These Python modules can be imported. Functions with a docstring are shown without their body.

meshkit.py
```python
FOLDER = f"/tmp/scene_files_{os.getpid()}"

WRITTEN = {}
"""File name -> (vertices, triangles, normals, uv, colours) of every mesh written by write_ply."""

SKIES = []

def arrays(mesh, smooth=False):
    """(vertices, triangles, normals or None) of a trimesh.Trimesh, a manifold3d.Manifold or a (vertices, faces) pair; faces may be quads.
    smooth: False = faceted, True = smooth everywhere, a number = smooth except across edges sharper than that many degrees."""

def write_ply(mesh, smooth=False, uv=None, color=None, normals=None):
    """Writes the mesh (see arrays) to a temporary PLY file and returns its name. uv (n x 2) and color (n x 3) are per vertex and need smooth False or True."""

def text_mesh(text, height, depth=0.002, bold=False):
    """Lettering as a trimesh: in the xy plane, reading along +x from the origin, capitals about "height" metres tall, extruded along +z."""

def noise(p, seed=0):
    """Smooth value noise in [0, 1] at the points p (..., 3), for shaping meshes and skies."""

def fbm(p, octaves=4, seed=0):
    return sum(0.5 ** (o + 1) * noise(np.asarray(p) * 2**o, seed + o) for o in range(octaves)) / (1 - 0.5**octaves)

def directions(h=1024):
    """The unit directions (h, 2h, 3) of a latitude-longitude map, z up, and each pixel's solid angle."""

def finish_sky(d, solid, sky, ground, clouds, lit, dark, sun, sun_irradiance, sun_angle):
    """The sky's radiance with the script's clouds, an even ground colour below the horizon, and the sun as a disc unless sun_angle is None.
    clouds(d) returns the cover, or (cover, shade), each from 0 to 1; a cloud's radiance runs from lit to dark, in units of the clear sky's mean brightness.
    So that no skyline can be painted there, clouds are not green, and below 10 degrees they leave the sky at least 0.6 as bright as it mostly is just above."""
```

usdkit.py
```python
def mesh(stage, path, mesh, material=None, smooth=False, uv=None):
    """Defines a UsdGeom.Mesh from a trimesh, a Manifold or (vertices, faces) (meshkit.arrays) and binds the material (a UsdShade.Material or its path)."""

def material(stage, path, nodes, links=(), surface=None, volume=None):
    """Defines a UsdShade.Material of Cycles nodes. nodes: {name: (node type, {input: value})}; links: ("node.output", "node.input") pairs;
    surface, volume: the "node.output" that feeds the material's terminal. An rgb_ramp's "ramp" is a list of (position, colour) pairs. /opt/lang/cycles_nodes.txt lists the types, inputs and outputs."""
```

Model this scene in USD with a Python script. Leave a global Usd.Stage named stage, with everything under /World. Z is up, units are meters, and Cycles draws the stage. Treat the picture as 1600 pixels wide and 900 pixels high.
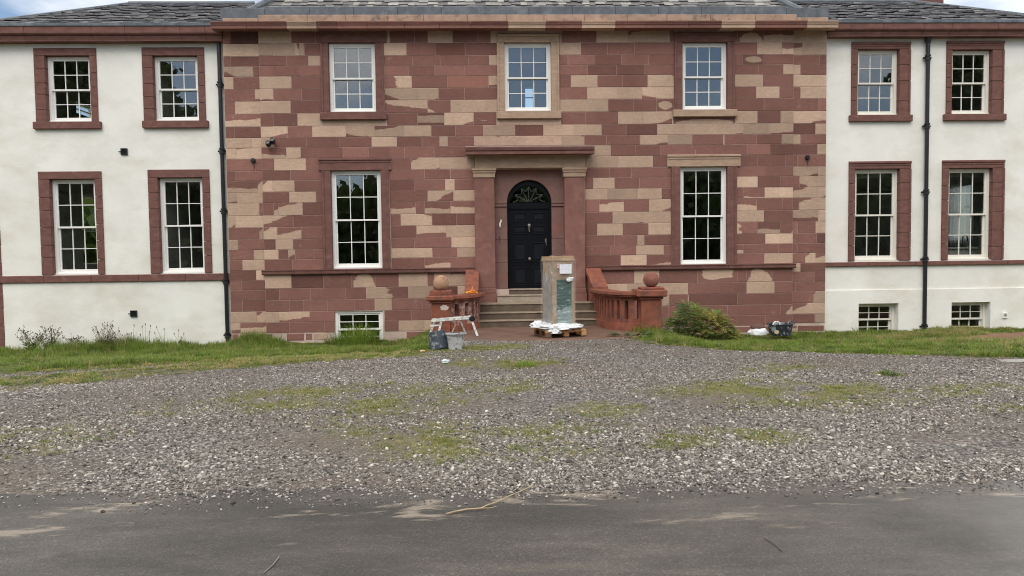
import math, random
import numpy as np, trimesh, shapely
from shapely.geometry import Polygon, box as sbox, Point
import meshkit, usdkit
from pxr import Usd, UsdGeom, UsdLux, UsdShade, Sdf, Gf, Vt

stage = Usd.Stage.CreateInMemory()
UsdGeom.SetStageUpAxis(stage, 'Z'); UsdGeom.SetStageMetersPerUnit(stage, 1.0)
UsdGeom.Xform.Define(stage, '/World'); UsdGeom.Scope.Define(stage, '/World/Looks')
rng = np.random.default_rng(7); random.seed(7)
T = Sdf.ValueTypeNames

# ------------------------------------------------------------------ camera
FPX = 1120.0                                    # focal length in pixels of the 1600 px wide photograph
CAM = np.array([0.0, -16.5, 1.5])
YAW, PITCH, ROLL = np.radians([1.974, -2.524, 0.7188])
fw = np.array([math.sin(YAW) * math.cos(PITCH), math.cos(YAW) * math.cos(PITCH), math.sin(PITCH)])
r0 = np.array([math.cos(YAW), -math.sin(YAW), 0]); u0 = np.cross(r0, fw)
rt = r0 * math.cos(ROLL) - u0 * math.sin(ROLL); up = u0 * math.cos(ROLL) + r0 * math.sin(ROLL)
cam = UsdGeom.Camera.Define(stage, '/World/camera')
M4 = Gf.Matrix4d(*[float(v) for row in (np.append(rt, 0), np.append(up, 0), np.append(-fw, 0), np.append(CAM, 1)) for v in row])
cam.AddTransformOp().Set(M4)
cam.CreateHorizontalApertureAttr(36.0); cam.CreateVerticalApertureAttr(20.25)
cam.CreateFocalLengthAttr(36.0 * FPX / 1600); cam.CreateFStopAttr(0.0)
cam.CreateExposureAttr(0.45)

# ------------------------------------------------------------------ sky and sun
SUN_EL, SUN_DIR = math.radians(52), np.array([-0.25, -0.75])
SUN_ROT = math.atan2(SUN_DIR[0], SUN_DIR[1])
sky_mat = usdkit.material(stage, '/World/Looks/sky_clouds', {
    'tc': ('texture_coordinate', {}),
    'map': ('mapping', {'scale': (1.0, 1.0, 2.6), 'location': (1.35, 0.7, 0.4)}),
    'n1': ('noise_texture', {'scale': 1.7, 'detail': 7, 'roughness': 0.55}),
    'sz': ('separate_xyz', {}), 'hz': ('map_range', {'range_type': 'smoothstep', 'from_min': .10, 'from_max': .62, 'to_min': -.13, 'to_max': .12, 'clamp': True}), 'ad': ('math', {'math_type': 'add'}),
    'cover': ('rgb_ramp', {'ramp': [(0.40, (0, 0, 0)), (0.56, (1, 1, 1))]}),
    'n2': ('noise_texture', {'scale': 3.1, 'detail': 6, 'roughness': 0.6}),
    'shade': ('rgb_ramp', {'ramp': [(0.3, (7.5, 7.6, 7.7)), (0.7, (12.7, 12.5, 12.1))]}),
    'sky': ('sky_texture', {'sky_type': 'single_scattering', 'sun_disc': False, 'sun_elevation': SUN_EL, 'sun_rotation': SUN_ROT}),
    'mix': ('mix_color', {'blend_type': 'mix', 'use_clamp': False}),
    'bg': ('background_shader', {'strength': 0.11})},
    [('tc.generated', 'map.vector'), ('map.vector', 'n1.vector'), ('map.vector', 'n2.vector'), ('tc.generated', 'sz.vector'), ('sz.z', 'hz.value'), ('n1.fac', 'ad.value1'), ('hz.result', 'ad.value2'), ('ad.value', 'cover.fac'), ('n2.fac', 'shade.fac'),
     ('cover.color', 'mix.fac'), ('sky.color', 'mix.a'), ('shade.color', 'mix.b'), ('mix.result', 'bg.color')], surface='bg.background')
dome = UsdLux.DomeLight.Define(stage, '/World/sky')
UsdShade.MaterialBindingAPI.Apply(dome.GetPrim()).Bind(sky_mat)
sun = UsdLux.DistantLight.Define(stage, '/World/sun')
sun.CreateIntensityAttr(0.3); sun.CreateAngleAttr(35.0); sun.CreateNormalizeAttr(True); sun.CreateColorAttr(Gf.Vec3f(1.0, 0.95, 0.88))
sd = np.array([*(SUN_DIR / np.linalg.norm(SUN_DIR) * math.cos(SUN_EL)), math.sin(SUN_EL)])     # towards the sun
zz = sd; xx = np.cross([0, 0, 1], zz); xx /= np.linalg.norm(xx); yy = np.cross(zz, xx)
sun.AddTransformOp().Set(Gf.Matrix4d(*[float(v) for row in (np.append(xx, 0), np.append(yy, 0), np.append(zz, 0), (0, 0, 0, 1)) for v in row]))

# ------------------------------------------------------------------ helpers: survey of the photograph
def ray(px, py): return fw + rt * (px - 800) / FPX - up * (py - 450) / FPX
def at(px, py, Y):
    d = ray(px, py); return CAM + d * (Y - CAM[1]) / d[1]
def gnd(px, py, z=None):
    d = ray(px, py); p = CAM + d * (0 - CAM[2]) / d[2]
    for _ in range(30):
        zt = terrain(p[0], p[1]) if z is None else z
        p = CAM + d * (zt - CAM[2]) / d[2]
    return p
def xat(px, z, Y):                               # the x of a vertical edge seen at column px, at height z on the plane y = Y
    py = 400.0
    for _ in range(8):
        py -= (z - at(px, py, Y)[2]) * FPX / (Y - CAM[1])
    return at(px, py, Y)[0]
def zat(py, Y, px=660): return at(px, py, Y)[2]

# ------------------------------------------------------------------ helpers: prims
count = {}
def fresh(parent, name):
    k = count.get((parent, name), 0); count[(parent, name)] = k + 1
    return f'{parent}/{name}' if k == 0 else f'{parent}/{name}_{k:03d}'
def tag(p, label=None, cat=None, group=None, kind=None):
    for k, v in (('label', label), ('category', cat), ('group', group), ('kind', kind)):
        if v: p.SetCustomDataByKey(k, v)
def thing(name, label=None, cat=None, group=None, kind=None, loc=None, rotz=0, parent='/World'):
    path = fresh(parent, name); x = UsdGeom.Xform.Define(stage, path)
    if loc is not None: x.AddTranslateOp().Set(Gf.Vec3d(*map(float, loc)))
    if rotz: x.AddRotateZOp().Set(float(rotz))
    tag(x.GetPrim(), label, cat, group, kind); return path
def put(parent, name, mesh, mat, label=None, kind=None, cat=None, group=None, smooth=False):
    path = fresh(parent, name); attr = None
    if isinstance(mesh, MB):
        attr = mesh.attr(); mesh = mesh.arrays()
    m = usdkit.mesh(stage, path, mesh, mat, smooth=smooth)
    if attr is not None:
        UsdGeom.PrimvarsAPI(m).CreatePrimvar('tint', T.Color3fArray, 'vertex').Set(Vt.Vec3fArray.FromNumpy(attr.astype(np.float32)))
    tag(m.GetPrim(), label, cat, group, kind); return path

_S = []
for i in range(8):
    s = np.array([1 if i & 1 else -1, 1 if i & 2 else -1, 1 if i & 4 else -1])
    for k in range(3): _S.append((s, k))
_pts = np.array([np.where(np.arange(3) == k, s * 1.0, s * 0.9) for s, k in _S])
_h = trimesh.convex.convex_hull(_pts)
_ix = np.array([int(np.argmin(((_pts - p) ** 2).sum(1))) for p in _h.vertices]); _CF = _ix[_h.faces]
_SS = np.array([s for s, k in _S]); _KK = np.array([np.arange(3) == k for s, k in _S])
_UC = np.array([[-1, -1, -1], [1, -1, -1], [1, 1, -1], [-1, 1, -1], [-1, -1, 1], [1, -1, 1], [1, 1, 1], [-1, 1, 1]]) * .5
_UF = np.array([[0, 2, 1], [0, 3, 2], [4, 5, 6], [4, 6, 7], [0, 1, 5], [0, 5, 4], [1, 2, 6], [1, 6, 5], [2, 3, 7], [2, 7, 6], [3, 0, 4], [3, 4, 7]])

class MB:
    def __init__(s): s.v, s.f, s.a, s.n, s.has = [], [], [], 0, False
    def add(s, v, f, a=None):
        v = np.asarray(v, float); f = np.asarray(f, int)
        if f.shape[1] == 4: f = np.vstack([f[:, [0, 1, 2]], f[:, [0, 2, 3]]])
        s.v.append(v); s.f.append(f + s.n); s.n += len(v)
        if a is not None: s.has = True
        s.a.append(np.zeros((len(v), 3)) if a is None else np.broadcast_to(np.asarray(a, float), (len(v), 3)))
        return s
    def box(s, x0, x1, y0, y1, z0, z1, ch=0.0, a=None, M=None):
        c = np.array([(x0 + x1) / 2, (y0 + y1) / 2, (z0 + z1) / 2]); h = np.abs([x1 - x0, y1 - y0, z1 - z0]) / 2
        if ch > 0:
            ch = min(ch, h.min() * .6); v = c + _SS * np.where(_KK, h, h - ch); f = _CF
        else: v, f = c + _UC * 2 * h, _UF
        if M is not None: v = trimesh.transform_points(v, M)
        return s.add(v, f, a)
    def mesh(s, m, M=None, a=None):
        v = np.array(m.vertices)
        if M is not None: v = trimesh.transform_points(v, M)
        return s.add(v, np.array(m.faces), a)
    def prism(s, poly, y0, y1, a=None):          # a polygon in the x-z plane carried from y0 to y1
        for g in getattr(poly, 'geoms', [poly]):
            if g.is_empty: continue
            m = trimesh.creation.extrude_polygon(g, y1 - y0, engine='earcut'); v = np.array(m.vertices)
            s.add(np.stack([v[:, 0], y0 + v[:, 2], v[:, 1]], 1), np.array(m.faces)[:, ::-1], a)
        return s
    def runx(s, prof, x0, x1, a=None):           # a closed (y, z) profile carried along x
        g = Polygon(prof); m = trimesh.creation.extrude_polygon(g, x1 - x0, engine='earcut'); v = np.array(m.vertices)
        return s.add(np.stack([x0 + v[:, 2], v[:, 0], v[:, 1]], 1), np.array(m.faces), a)
    def tube(s, pts, r, n=8, a=None, cap=True):
        pts = np.asarray(pts, float); r = np.broadcast_to(np.asarray(r, float), (len(pts),)); V = []
        t = np.gradient(pts, axis=0); t /= np.linalg.norm(t, axis=1, keepdims=True) + 1e-12
        ref = np.array([0, 0, 1.0]) if abs(t[0][2]) < .9 else np.array([1.0, 0, 0])
        for p, d, q in zip(pts, t, r):
            e = np.cross(d, ref); e /= np.linalg.norm(e) + 1e-12; b = np.cross(d, e)
            w = np.linspace(0, 2 * np.pi, n, endpoint=False)
            V.append(p + q * (np.outer(np.cos(w), e) + np.outer(np.sin(w), b)))
        k = len(pts); F = []
        for i in range(k - 1):
            for j in range(n): F.append((i * n + j, i * n + (j + 1) % n, (i + 1) * n + (j + 1) % n, (i + 1) * n + j))
        V = np.vstack(V); F = np.array(F); F = np.vstack([F[:, [0, 1, 2]], F[:, [0, 2, 3]]])
        if cap:
            V = np.vstack([V, pts[0], pts[-1]]); A, B = len(V) - 2, len(V) - 1
            F = np.vstack([F, [(A, (j + 1) % n, j) for j in range(n)], [(B, (k - 1) * n + j, (k - 1) * n + (j + 1) % n) for j in range(n)]])
        return s.add(V, F[:, ::-1] if False else F, a)
    def lathe(s, prof, c=(0, 0, 0), n=24, M=None, a=None, squash=1.0):
        prof = np.asarray(prof, float); w = np.linspace(0, 2 * np.pi, n, endpoint=False)
        V = np.vstack([np.stack([r * np.cos(w), r * np.sin(w) * squash, np.full(n, z)], 1) for r, z in prof]); F = []
        for i in range(len(prof) - 1):
            for j in range(n): F.append((i * n + j, i * n + (j + 1) % n, (i + 1) * n + (j + 1) % n, (i + 1) * n + j))
        if M is not None: V = trimesh.transform_points(V, M)
        return s.add(V + np.asarray(c), F, a)
    def arrays(s): return np.vstack(s.v), np.vstack(s.f)
    def attr(s): return np.vstack(s.a) if s.has else None

def rot(ax, deg, c=(0, 0, 0)): return trimesh.transformations.rotation_matrix(math.radians(deg), ax, c)
def tra(*v): return trimesh.transformations.translation_matrix(v)

# ------------------------------------------------------------------ materials
def mat(name, nodes, links, surface='p.BSDF'): return usdkit.material(stage, '/World/Looks/' + name, nodes, links, surface=surface)
def grain(name, base, var=.25, rough=.8, scale=6.0, bump=.15, bscale=60.0, spec=.3, stretch=(1, 1, 1), second=None, sthr=(.5, .62), sscale=3.0, sstretch=(1, 1, 1), **kw):
    """A plain surface with two sizes of tonal variation and a fine relief; second is a worn or dirty colour showing in patches."""
    b = np.array(base)
    nodes = {'g': ('geometry', {}), 'm': ('mapping', {'scale': stretch}), 'n': ('noise_texture', {'scale': scale, 'detail': 6, 'roughness': .6}),
             'r': ('rgb_ramp', {'ramp': [(.25, b * (1 - var)), (.75, np.minimum(b * (1 + var), 1))]}),
             'nb': ('noise_texture', {'scale': bscale, 'detail': 4, 'roughness': .6}), 'bu': ('bump', {'strength': bump, 'distance': .01}),
             'p': ('principled_bsdf', {'roughness': rough, 'specular_ior_level': spec, **kw})}
    links = [('g.position', 'm.vector'), ('m.vector', 'n.vector'), ('n.fac', 'r.fac'), ('m.vector', 'nb.vector'), ('nb.fac', 'bu.height'), ('bu.normal', 'p.normal')]
    if second is None: links.append(('r.color', 'p.base_color'))
    else:
        nodes |= {'n2': ('noise_texture', {'scale': sscale, 'detail': 7, 'roughness': .65}), 'r2': ('rgb_ramp', {'ramp': [(sthr[0], (0, 0, 0)), (sthr[1], (1, 1, 1))]}),
                  'x': ('mix_color', {'b': second}), 'm2': ('mapping', {'scale': sstretch})}
        links += [('g.position', 'm2.vector'), ('m2.vector', 'n2.vector'), ('n2.fac', 'r2.fac'), ('r2.color', 'x.fac'), ('r.color', 'x.a'), ('x.result', 'p.base_color')]
    return mat(name, nodes, links)

RED, RED2, BUFF, BUFF2, ORANGE = (.255, .124, .101), (.182, .090, .076), (.53, .378, .282), (.41, .282, .208), (.255, .118, .090)
# sandstone: tint.r says how buff the stone is at that point (red below one half), tint.g its tone, tint.b how orange
stone_mat = mat('sandstone', {
    'at': ('attribute', {'attribute': 'tint'}), 'sp': ('separate_color', {}), 'g': ('geometry', {}),
    'mw': ('mapping', {'scale': (1.6, 1.0, 5.0)}), 'nw': ('noise_texture', {'scale': 2.0, 'detail': 5, 'roughness': .55}),
    'w0': ('math', {'math_type': 'multiply_add', 'value2': .42, 'value3': -.21}), 'w1': ('math', {'math_type': 'add'}),
    'w2': ('map_range', {'range_type': 'smoothstep', 'from_min': .48, 'from_max': .52, 'to_min': 0, 'to_max': 1, 'clamp': True}),
    'mb': ('mapping', {'scale': (.8, 1.0, 9.0)}), 'nb': ('noise_texture', {'scale': 7.0, 'detail': 6, 'roughness': .65}),
    'ns': ('noise_texture', {'scale': 1.1, 'detail': 5, 'roughness': .6}),
    'rr': ('rgb_ramp', {'ramp': [(.28, RED2), (.72, RED)]}), 'rb': ('rgb_ramp', {'ramp': [(.3, BUFF2), (.7, BUFF)]}),
    'ro': ('mix_color', {'b': ORANGE}), 'mx': ('mix_color', {}), 'nef': ('noise_texture', {'scale': 3.4, 'detail': 10, 'roughness': .74}), 'ref': ('rgb_ramp', {'ramp': [(.60, (0, 0, 0)), (.74, (.55, .55, .55))]}), 'mef': ('mix_color', {'b': (.44, .335, .285)}),
    'tn': ('math', {'math_type': 'multiply_add', 'value2': .75, 'value3': .62}), 'tn2': ('math', {'math_type': 'multiply_add', 'value2': .5, 'value3': .75}), 'nwz': ('noise_texture', {'scale': .33, 'detail': 6, 'roughness': .7}), 'tn3': ('math', {'math_type': 'multiply_add', 'value2': .9, 'value3': .55}), 'nsp': ('noise_texture', {'scale': 16.0, 'detail': 4, 'roughness': .7}), 'tn4': ('math', {'math_type': 'multiply_add', 'value2': .5, 'value3': .75}), 'tm3': ('math', {'math_type': 'multiply'}), 'tm4': ('math', {'math_type': 'multiply'}), 'tm': ('math', {'math_type': 'multiply'}),
    'sc': ('vector_math', {'math_type': 'scale'}),
    'nf': ('noise_texture', {'scale': 130.0, 'detail': 3, 'roughness': .6}), 'bh': ('math', {'math_type': 'add'}),
    'bu': ('bump', {'strength': .3, 'distance': .006}), 'p': ('principled_bsdf', {'roughness': .9, 'specular_ior_level': .15})},
    [('at.color', 'sp.color'), ('g.position', 'mw.vector'), ('mw.vector', 'nw.vector'), ('nw.fac', 'w0.value1'), ('w0.value', 'w1.value1'), ('sp.r', 'w1.value2'), ('w1.value', 'w2.value'),
     ('g.position', 'mb.vector'), ('mb.vector', 'nb.vector'), ('nb.fac', 'rr.fac'), ('nb.fac', 'rb.fac'), ('rr.color', 'ro.a'), ('sp.b', 'ro.fac'), ('ro.result', 'mx.a'), ('rb.color', 'mx.b'), ('w2.result', 'mx.fac'),
     ('g.position', 'ns.vector'), ('sp.g', 'tn.value1'), ('ns.fac', 'tn2.value1'), ('tn.value', 'tm.value1'), ('tn2.value', 'tm.value2'),
     ('g.position', 'nwz.vector'), ('nwz.fac', 'tn3.value1'), ('g.position', 'nsp.vector'), ('nsp.fac', 'tn4.value1'), ('tm.value', 'tm3.value1'), ('tn3.value', 'tm3.value2'), ('tm3.value', 'tm4.value1'), ('tn4.value', 'tm4.value2'), ('g.position', 'nef.vector'), ('nef.fac', 'ref.fac'), ('ref.color', 'mef.fac'), ('mx.result', 'mef.a'), ('mef.result', 'sc.vector1'), ('tm4.value', 'sc.scale'), ('sc.vector', 'p.base_color'),
     ('g.position', 'nf.vector'), ('nf.fac', 'bh.value1'), ('nb.fac', 'bh.value2'), ('bh.value', 'bu.height'), ('bu.normal', 'p.normal')])
mortar = grain('mortar', (.50, .39, .335), .3, .95, 3, .3, 90)
render_mat = grain('lime_render', (.80, .785, .735), .07, .9, 1.3, .4, 14, .2, second=(.67, .64, .56), sthr=(.46, .74), sscale=1.3, sstretch=(.7, 1, 1.3))
red_dressed = grain('dressed_red_stone', (.170, .084, .071), .28, .85, 5, .25, 80, .2, stretch=(1, 1, 2), second=(.26, .13, .105), sthr=(.60, .72), sscale=4)
portal_stone = grain('portal_stone', (.215, .105, .088), .22, .88, 4, .25, 70, .2, second=(.30, .17, .13), sthr=(.55, .75), sscale=2.0)
recess_stone = grain('recess_stone', (.20, .115, .098), .2, .88, 4, .25, 70, .2, second=(.24, .10, .075), sthr=(.55, .7), sscale=2.5)
buff_dressed = grain('dressed_buff_stone', (.395, .278, .20), .2, .88, 5, .25, 80, .2, stretch=(1, 1, 3), second=(.33, .185, .13), sthr=(.55, .75), sscale=2.5)
coping_buff = grain('coping_buff_stone', (.37, .255, .19), .25, .9, 5, .3, 60, .2, second=(.15, .12, .10), sthr=(.53, .68), sscale=4)
painted_red = grain('red_painted_stone', (.25, .088, .057), .25, .8, 7, .4, 60, .2, second=(.145, .068, .052), sthr=(.48, .64), sscale=5)
painted_bare = grain('flaking_red_stone', (.235, .10, .078), .25, .85, 7, .4, 50, .2, second=(.42, .30, .25), sthr=(.50, .58), sscale=9)
ball_buff = grain('ball_buff', (.40, .24, .155), .22, .8, 7, .25, 60, .25, second=(.25, .11, .08), sthr=(.55, .68), sscale=8)
ball_red = grain('ball_red', (.225, .095, .072), .25, .8, 8, .25, 60, .25, second=(.36, .20, .15), sthr=(.62, .68), sscale=5)
white_paint = grain('white_paint', (.80, .79, .76), .04, .4, 4, .05, 60, .4)
cream_paint = grain('cream_paint', (.74, .71, .64), .05, .4, 4, .05, 60, .4)
black_iron = grain('black_iron', (.012, .013, .015), .3, .35, 12, .1, 60, .5)
door_paint = grain('navy_gloss', (.0030, .0034, .0055), .2, .34, 6, .04, 30, .22)
door_trim = grain('navy_gloss_worn', (.0055, .0065, .010), .3, .34, 6, .04, 30, .3)
lead = grain('lead', (.095, .108, .125), .35, .6, 5, .2, 30, .4, second=(.17, .185, .20), sthr=(.5, .68), sscale=3)
slate_mat = mat('slate', {'g': ('geometry', {}), 'at': ('attribute', {'attribute': 'tint'}), 'sp': ('separate_color', {}), 'n': ('noise_texture', {'scale': 18, 'detail': 5}), 'ri': ('rgb_ramp', {'ramp': [(0, (.07, .067, .068)), (.35, (.15, .143, .14)), (.7, (.24, .225, .21)), (1, (.38, .36, .33))]}),
    'nm': ('mix_color', {'blend_type': 'multiply', 'fac': .6}), 'nr': ('rgb_ramp', {'ramp': [(.3, (.55, .55, .55)), (.75, (1.15, 1.15, 1.15))]}),
    'bu': ('bump', {'strength': .4, 'distance': .01}), 'p': ('principled_bsdf', {'roughness': .55})},
    [('at.color', 'sp.color'), ('sp.r', 'ri.fac'), ('g.position', 'n.vector'), ('n.fac', 'nr.fac'), ('ri.color', 'nm.a'), ('nr.color', 'nm.b'), ('nm.result', 'p.base_color'), ('n.fac', 'bu.height'), ('bu.normal', 'p.normal')])
slate_dark = mat('slate_dark', {'g': ('geometry', {}), 'at': ('attribute', {'attribute': 'tint'}), 'sp': ('separate_color', {}), 'n': ('noise_texture', {'scale': 18, 'detail': 5}), 'ri': ('rgb_ramp', {'ramp': [(0, (.022, .021, .025)), (.5, (.055, .053, .059)), (.88, (.10, .097, .104)), (1, (.20, .195, .20))]}),
    'bu': ('bump', {'strength': .4, 'distance': .01}), 'p': ('principled_bsdf', {'roughness': .45})},
    [('at.color', 'sp.color'), ('sp.r', 'ri.fac'), ('g.position', 'n.vector'), ('ri.color', 'p.base_color'), ('n.fac', 'bu.height'), ('bu.normal', 'p.normal')])
plaster = grain('room_plaster', (.30, .29, .27), .1, .9, 1, .05, 20)
glass = mat('window_glass', {'t': ('transparent_bsdf', {'color': (.93, .95, .94)}), 'gl': ('glossy_bsdf', {'roughness': 0.0, 'color': (.95, .97, 1.0)}), 'f': ('layer_weight', {'blend': .5}),
    'pw': ('math', {'math_type': 'power', 'value2': 4.0}), 'ma': ('math', {'math_type': 'multiply_add', 'value2': .88, 'value3': .095}), 'm': ('mix_closure', {})},
    [('f.facing', 'pw.value1'), ('pw.value', 'ma.value1'), ('ma.value', 'm.fac'), ('t.BSDF', 'm.closure1'), ('gl.BSDF', 'm.closure2')], surface='m.closure')
plain_glass = mat('plain_glass', {'t': ('transparent_bsdf', {'color': (.93, .95, .94)}), 'gl': ('glossy_bsdf', {'roughness': 0.0, 'color': (.95, .97, 1.0)}), 'f': ('layer_weight', {'blend': .5}),
    'pw': ('math', {'math_type': 'power', 'value2': 4.0}), 'ma': ('math', {'math_type': 'multiply_add', 'value2': .88, 'value3': .03}), 'm': ('mix_closure', {})},
    [('f.facing', 'pw.value1'), ('pw.value', 'ma.value1'), ('ma.value', 'm.fac'), ('t.BSDF', 'm.closure1'), ('gl.BSDF', 'm.closure2')], surface='m.closure')
step_stone = grain('step_stone', (.125, .094, .066), .35, .75, 5, .3, 60, .35, second=(.105, .075, .055), sthr=(.45, .62), sscale=4)
tread_stone = grain('worn_tread_stone', (.27, .215, .16), .25, .8, 5, .3, 60, .3, second=(.17, .125, .09), sthr=(.5, .66), sscale=4)
step_pale = grain('pale_step_stone', (.34, .28, .22), .2, .8, 6, .3, 60, .3, second=(.24, .17, .13), sthr=(.5, .68), sscale=5)
paving = grain('landing_paving', (.165, .098, .070), .25, .65, 3, .3, 40, .4, second=(.11, .07, .055), sthr=(.5, .65), sscale=2)
timber = grain('pallet_timber', (.48, .27, .12), .25, .8, 8, .25, 60, .2, stretch=(1, 6, 6))
timber_dark = grain('pallet_timber_dark', (.17, .10, .065), .25, .85, 8, .25, 60, .2)
card = grain('cardboard', (.40, .27, .16), .12, .6, 6, .1, 40, .4)
film = grain('plastic_film', (.72, .74, .75), .12, .22, 9, .6, 16, .6)
filmed_card = grain('filmed_cardboard', (.33, .235, .155), .2, .2, 8, .5, 14, .7, second=(.48, .43, .37), sthr=(.56, .70), sscale=6)
silver_film = grain('grey_film', (.235, .235, .225), .25, .18, 8, .5, 14, .7, second=(.34, .28, .21), sthr=(.48, .68), sscale=6)
green_film = grain('green_wrapped_glass', (.028, .070, .064), .5, .12, 6, .8, 10, .8, stretch=(.5, .5, 3.5), second=(.30, .40, .39), sthr=(.55, .68), sscale=5, sstretch=(1.2, 1.2, 5))
paper = grain('paper', (.76, .78, .84), .04, .6, 5, .03, 40)
ink = grain('blue_ink', (.42, .45, .60), .1, .7, 5, .02, 40)
redtape = grain('red_print', (.55, .10, .08), .1, .5, 5, .02, 40)
alu = grain('paint_splashed_metal', (.42, .42, .40), .15, .45, 9, .15, 50, .5, second=(.72, .71, .68), sthr=(.45, .52), sscale=14)
plastic_dark = grain('dirty_dark_plastic', (.035, .045, .06), .3, .5, 8, .1, 40, .4, second=(.30, .32, .33), sthr=(.52, .66), sscale=12)
plastic_grey = grain('plaster_smeared_bucket', (.42, .42, .42), .2, .55, 9, .2, 40, .3, second=(.10, .10, .11), sthr=(.54, .62), sscale=13)
tub_black = grain('tub_rubber', (.022, .026, .032), .3, .5, 8, .1, 40, .4, second=(.30, .34, .37), sthr=(.50, .62), sscale=9)
orange_web = grain('orange_strap', (.85, .33, .03), .15, .6, 20, .2, 60)
white_bag = grain('white_plastic_bag', (.78, .79, .80), .06, .4, 8, .3, 20, .4)
cable_white = grain('white_tape', (.80, .79, .75), .05, .6)
dead_twig = grain('dry_twig', (.40, .31, .19), .25, .85, 20, .3, 80)
slab_stone = grain('pale_slab', (.31, .295, .275), .25, .8, 6, .3, 50)
soil = grain('bare_soil', (.20, .115, .07), .3, .95, 6, .6, 40)
def leafy(name, c, trans=.35, var=.35, rough=.5):
    c = np.array(c)
    return mat(name, {'at': ('attribute', {'attribute': 'tint'}), 'g': ('separate_color', {}), 'r': ('rgb_ramp', {'ramp': [(0, c * (1 - var)), (.6, c), (1, c * (1 + var) + [.02, .01, 0])]}), 'p': ('principled_bsdf', {'roughness': rough, 'specular_ior_level': .25}), 't': ('translucent_bsdf', {}), 'm': ('mix_closure', {'fac': trans})},
               [('at.color', 'g.color'), ('g.r', 'r.fac'), ('r.color', 'p.base_color'), ('r.color', 't.color'), ('p.BSDF', 'm.closure1'), ('t.BSDF', 'm.closure2')], surface='m.closure')
grass_mats = [leafy('grass_green', (.155, .20, .042), var=.45), leafy('grass_fresh', (.19, .27, .045), var=.45), leafy('grass_dry', (.36, .31, .13), var=.4), leafy('grass_dark', (.095, .14, .032), var=.45)]
moss_mat = leafy('moss_yellow', (.25, .235, .075), .25)
fern_mat = leafy('fern_green', (.17, .22, .06)); fern_yellow = leafy('fern_yellowing', (.38, .33, .08)); fern_dark = leafy('fern_dark', (.085, .135, .05))
weed_stem = leafy('weed_stem', (.30, .29, .14)); weed_head = leafy('weed_head', (.17, .135, .11), .1)
tree_leaf = leafy('tree_leaf', (.045, .075, .018), .3); bark = grain('bark', (.075, .058, .045), .3, .9, 8, .6, 30)

# ------------------------------------------------------------------ the ground
def sstep(a, b, t):
    t = np.clip((np.asarray(t, float) - a) / (b - a), 0, 1); return t * t * (3 - 2 * t)
def terrain(x, y):
    x = np.asarray(x, float); y = np.asarray(y, float)
    landing = sstep(-1.9, -0.75, x) * (1 - sstep(3.1, 4.3, x)) * (1 - sstep(-.3, .4, y) * 0)
    fall = (.43 + .12 * sstep(-4.5, -8, x) - .02 * sstep(4, 8, x)) * sstep(-6.8, -.6, y)
    z = -fall * (1 - landing) - .02 * landing * sstep(-4.6, -3.4, y)
    edge = -12.0 + .14 * (meshkit.noise(np.stack([x * .9, x * 0, x * 0], -1), 3) - .5) + .10 * (meshkit.noise(np.stack([x * 3.1, x * 0, x * 0], -1), 4) - .5)
    z = z + .020 * sstep(edge - .10, edge + .35, y) - .012          # the gravel lies a little above the road
    z = z + .035 * (meshkit.fbm(np.stack([x * .35, y * .35, x * 0], -1), 3, 11) - .5) * sstep(-12, -10.5, y) * (1 - sstep(-4.2, -3.2, y) * landing)
    return z
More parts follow.
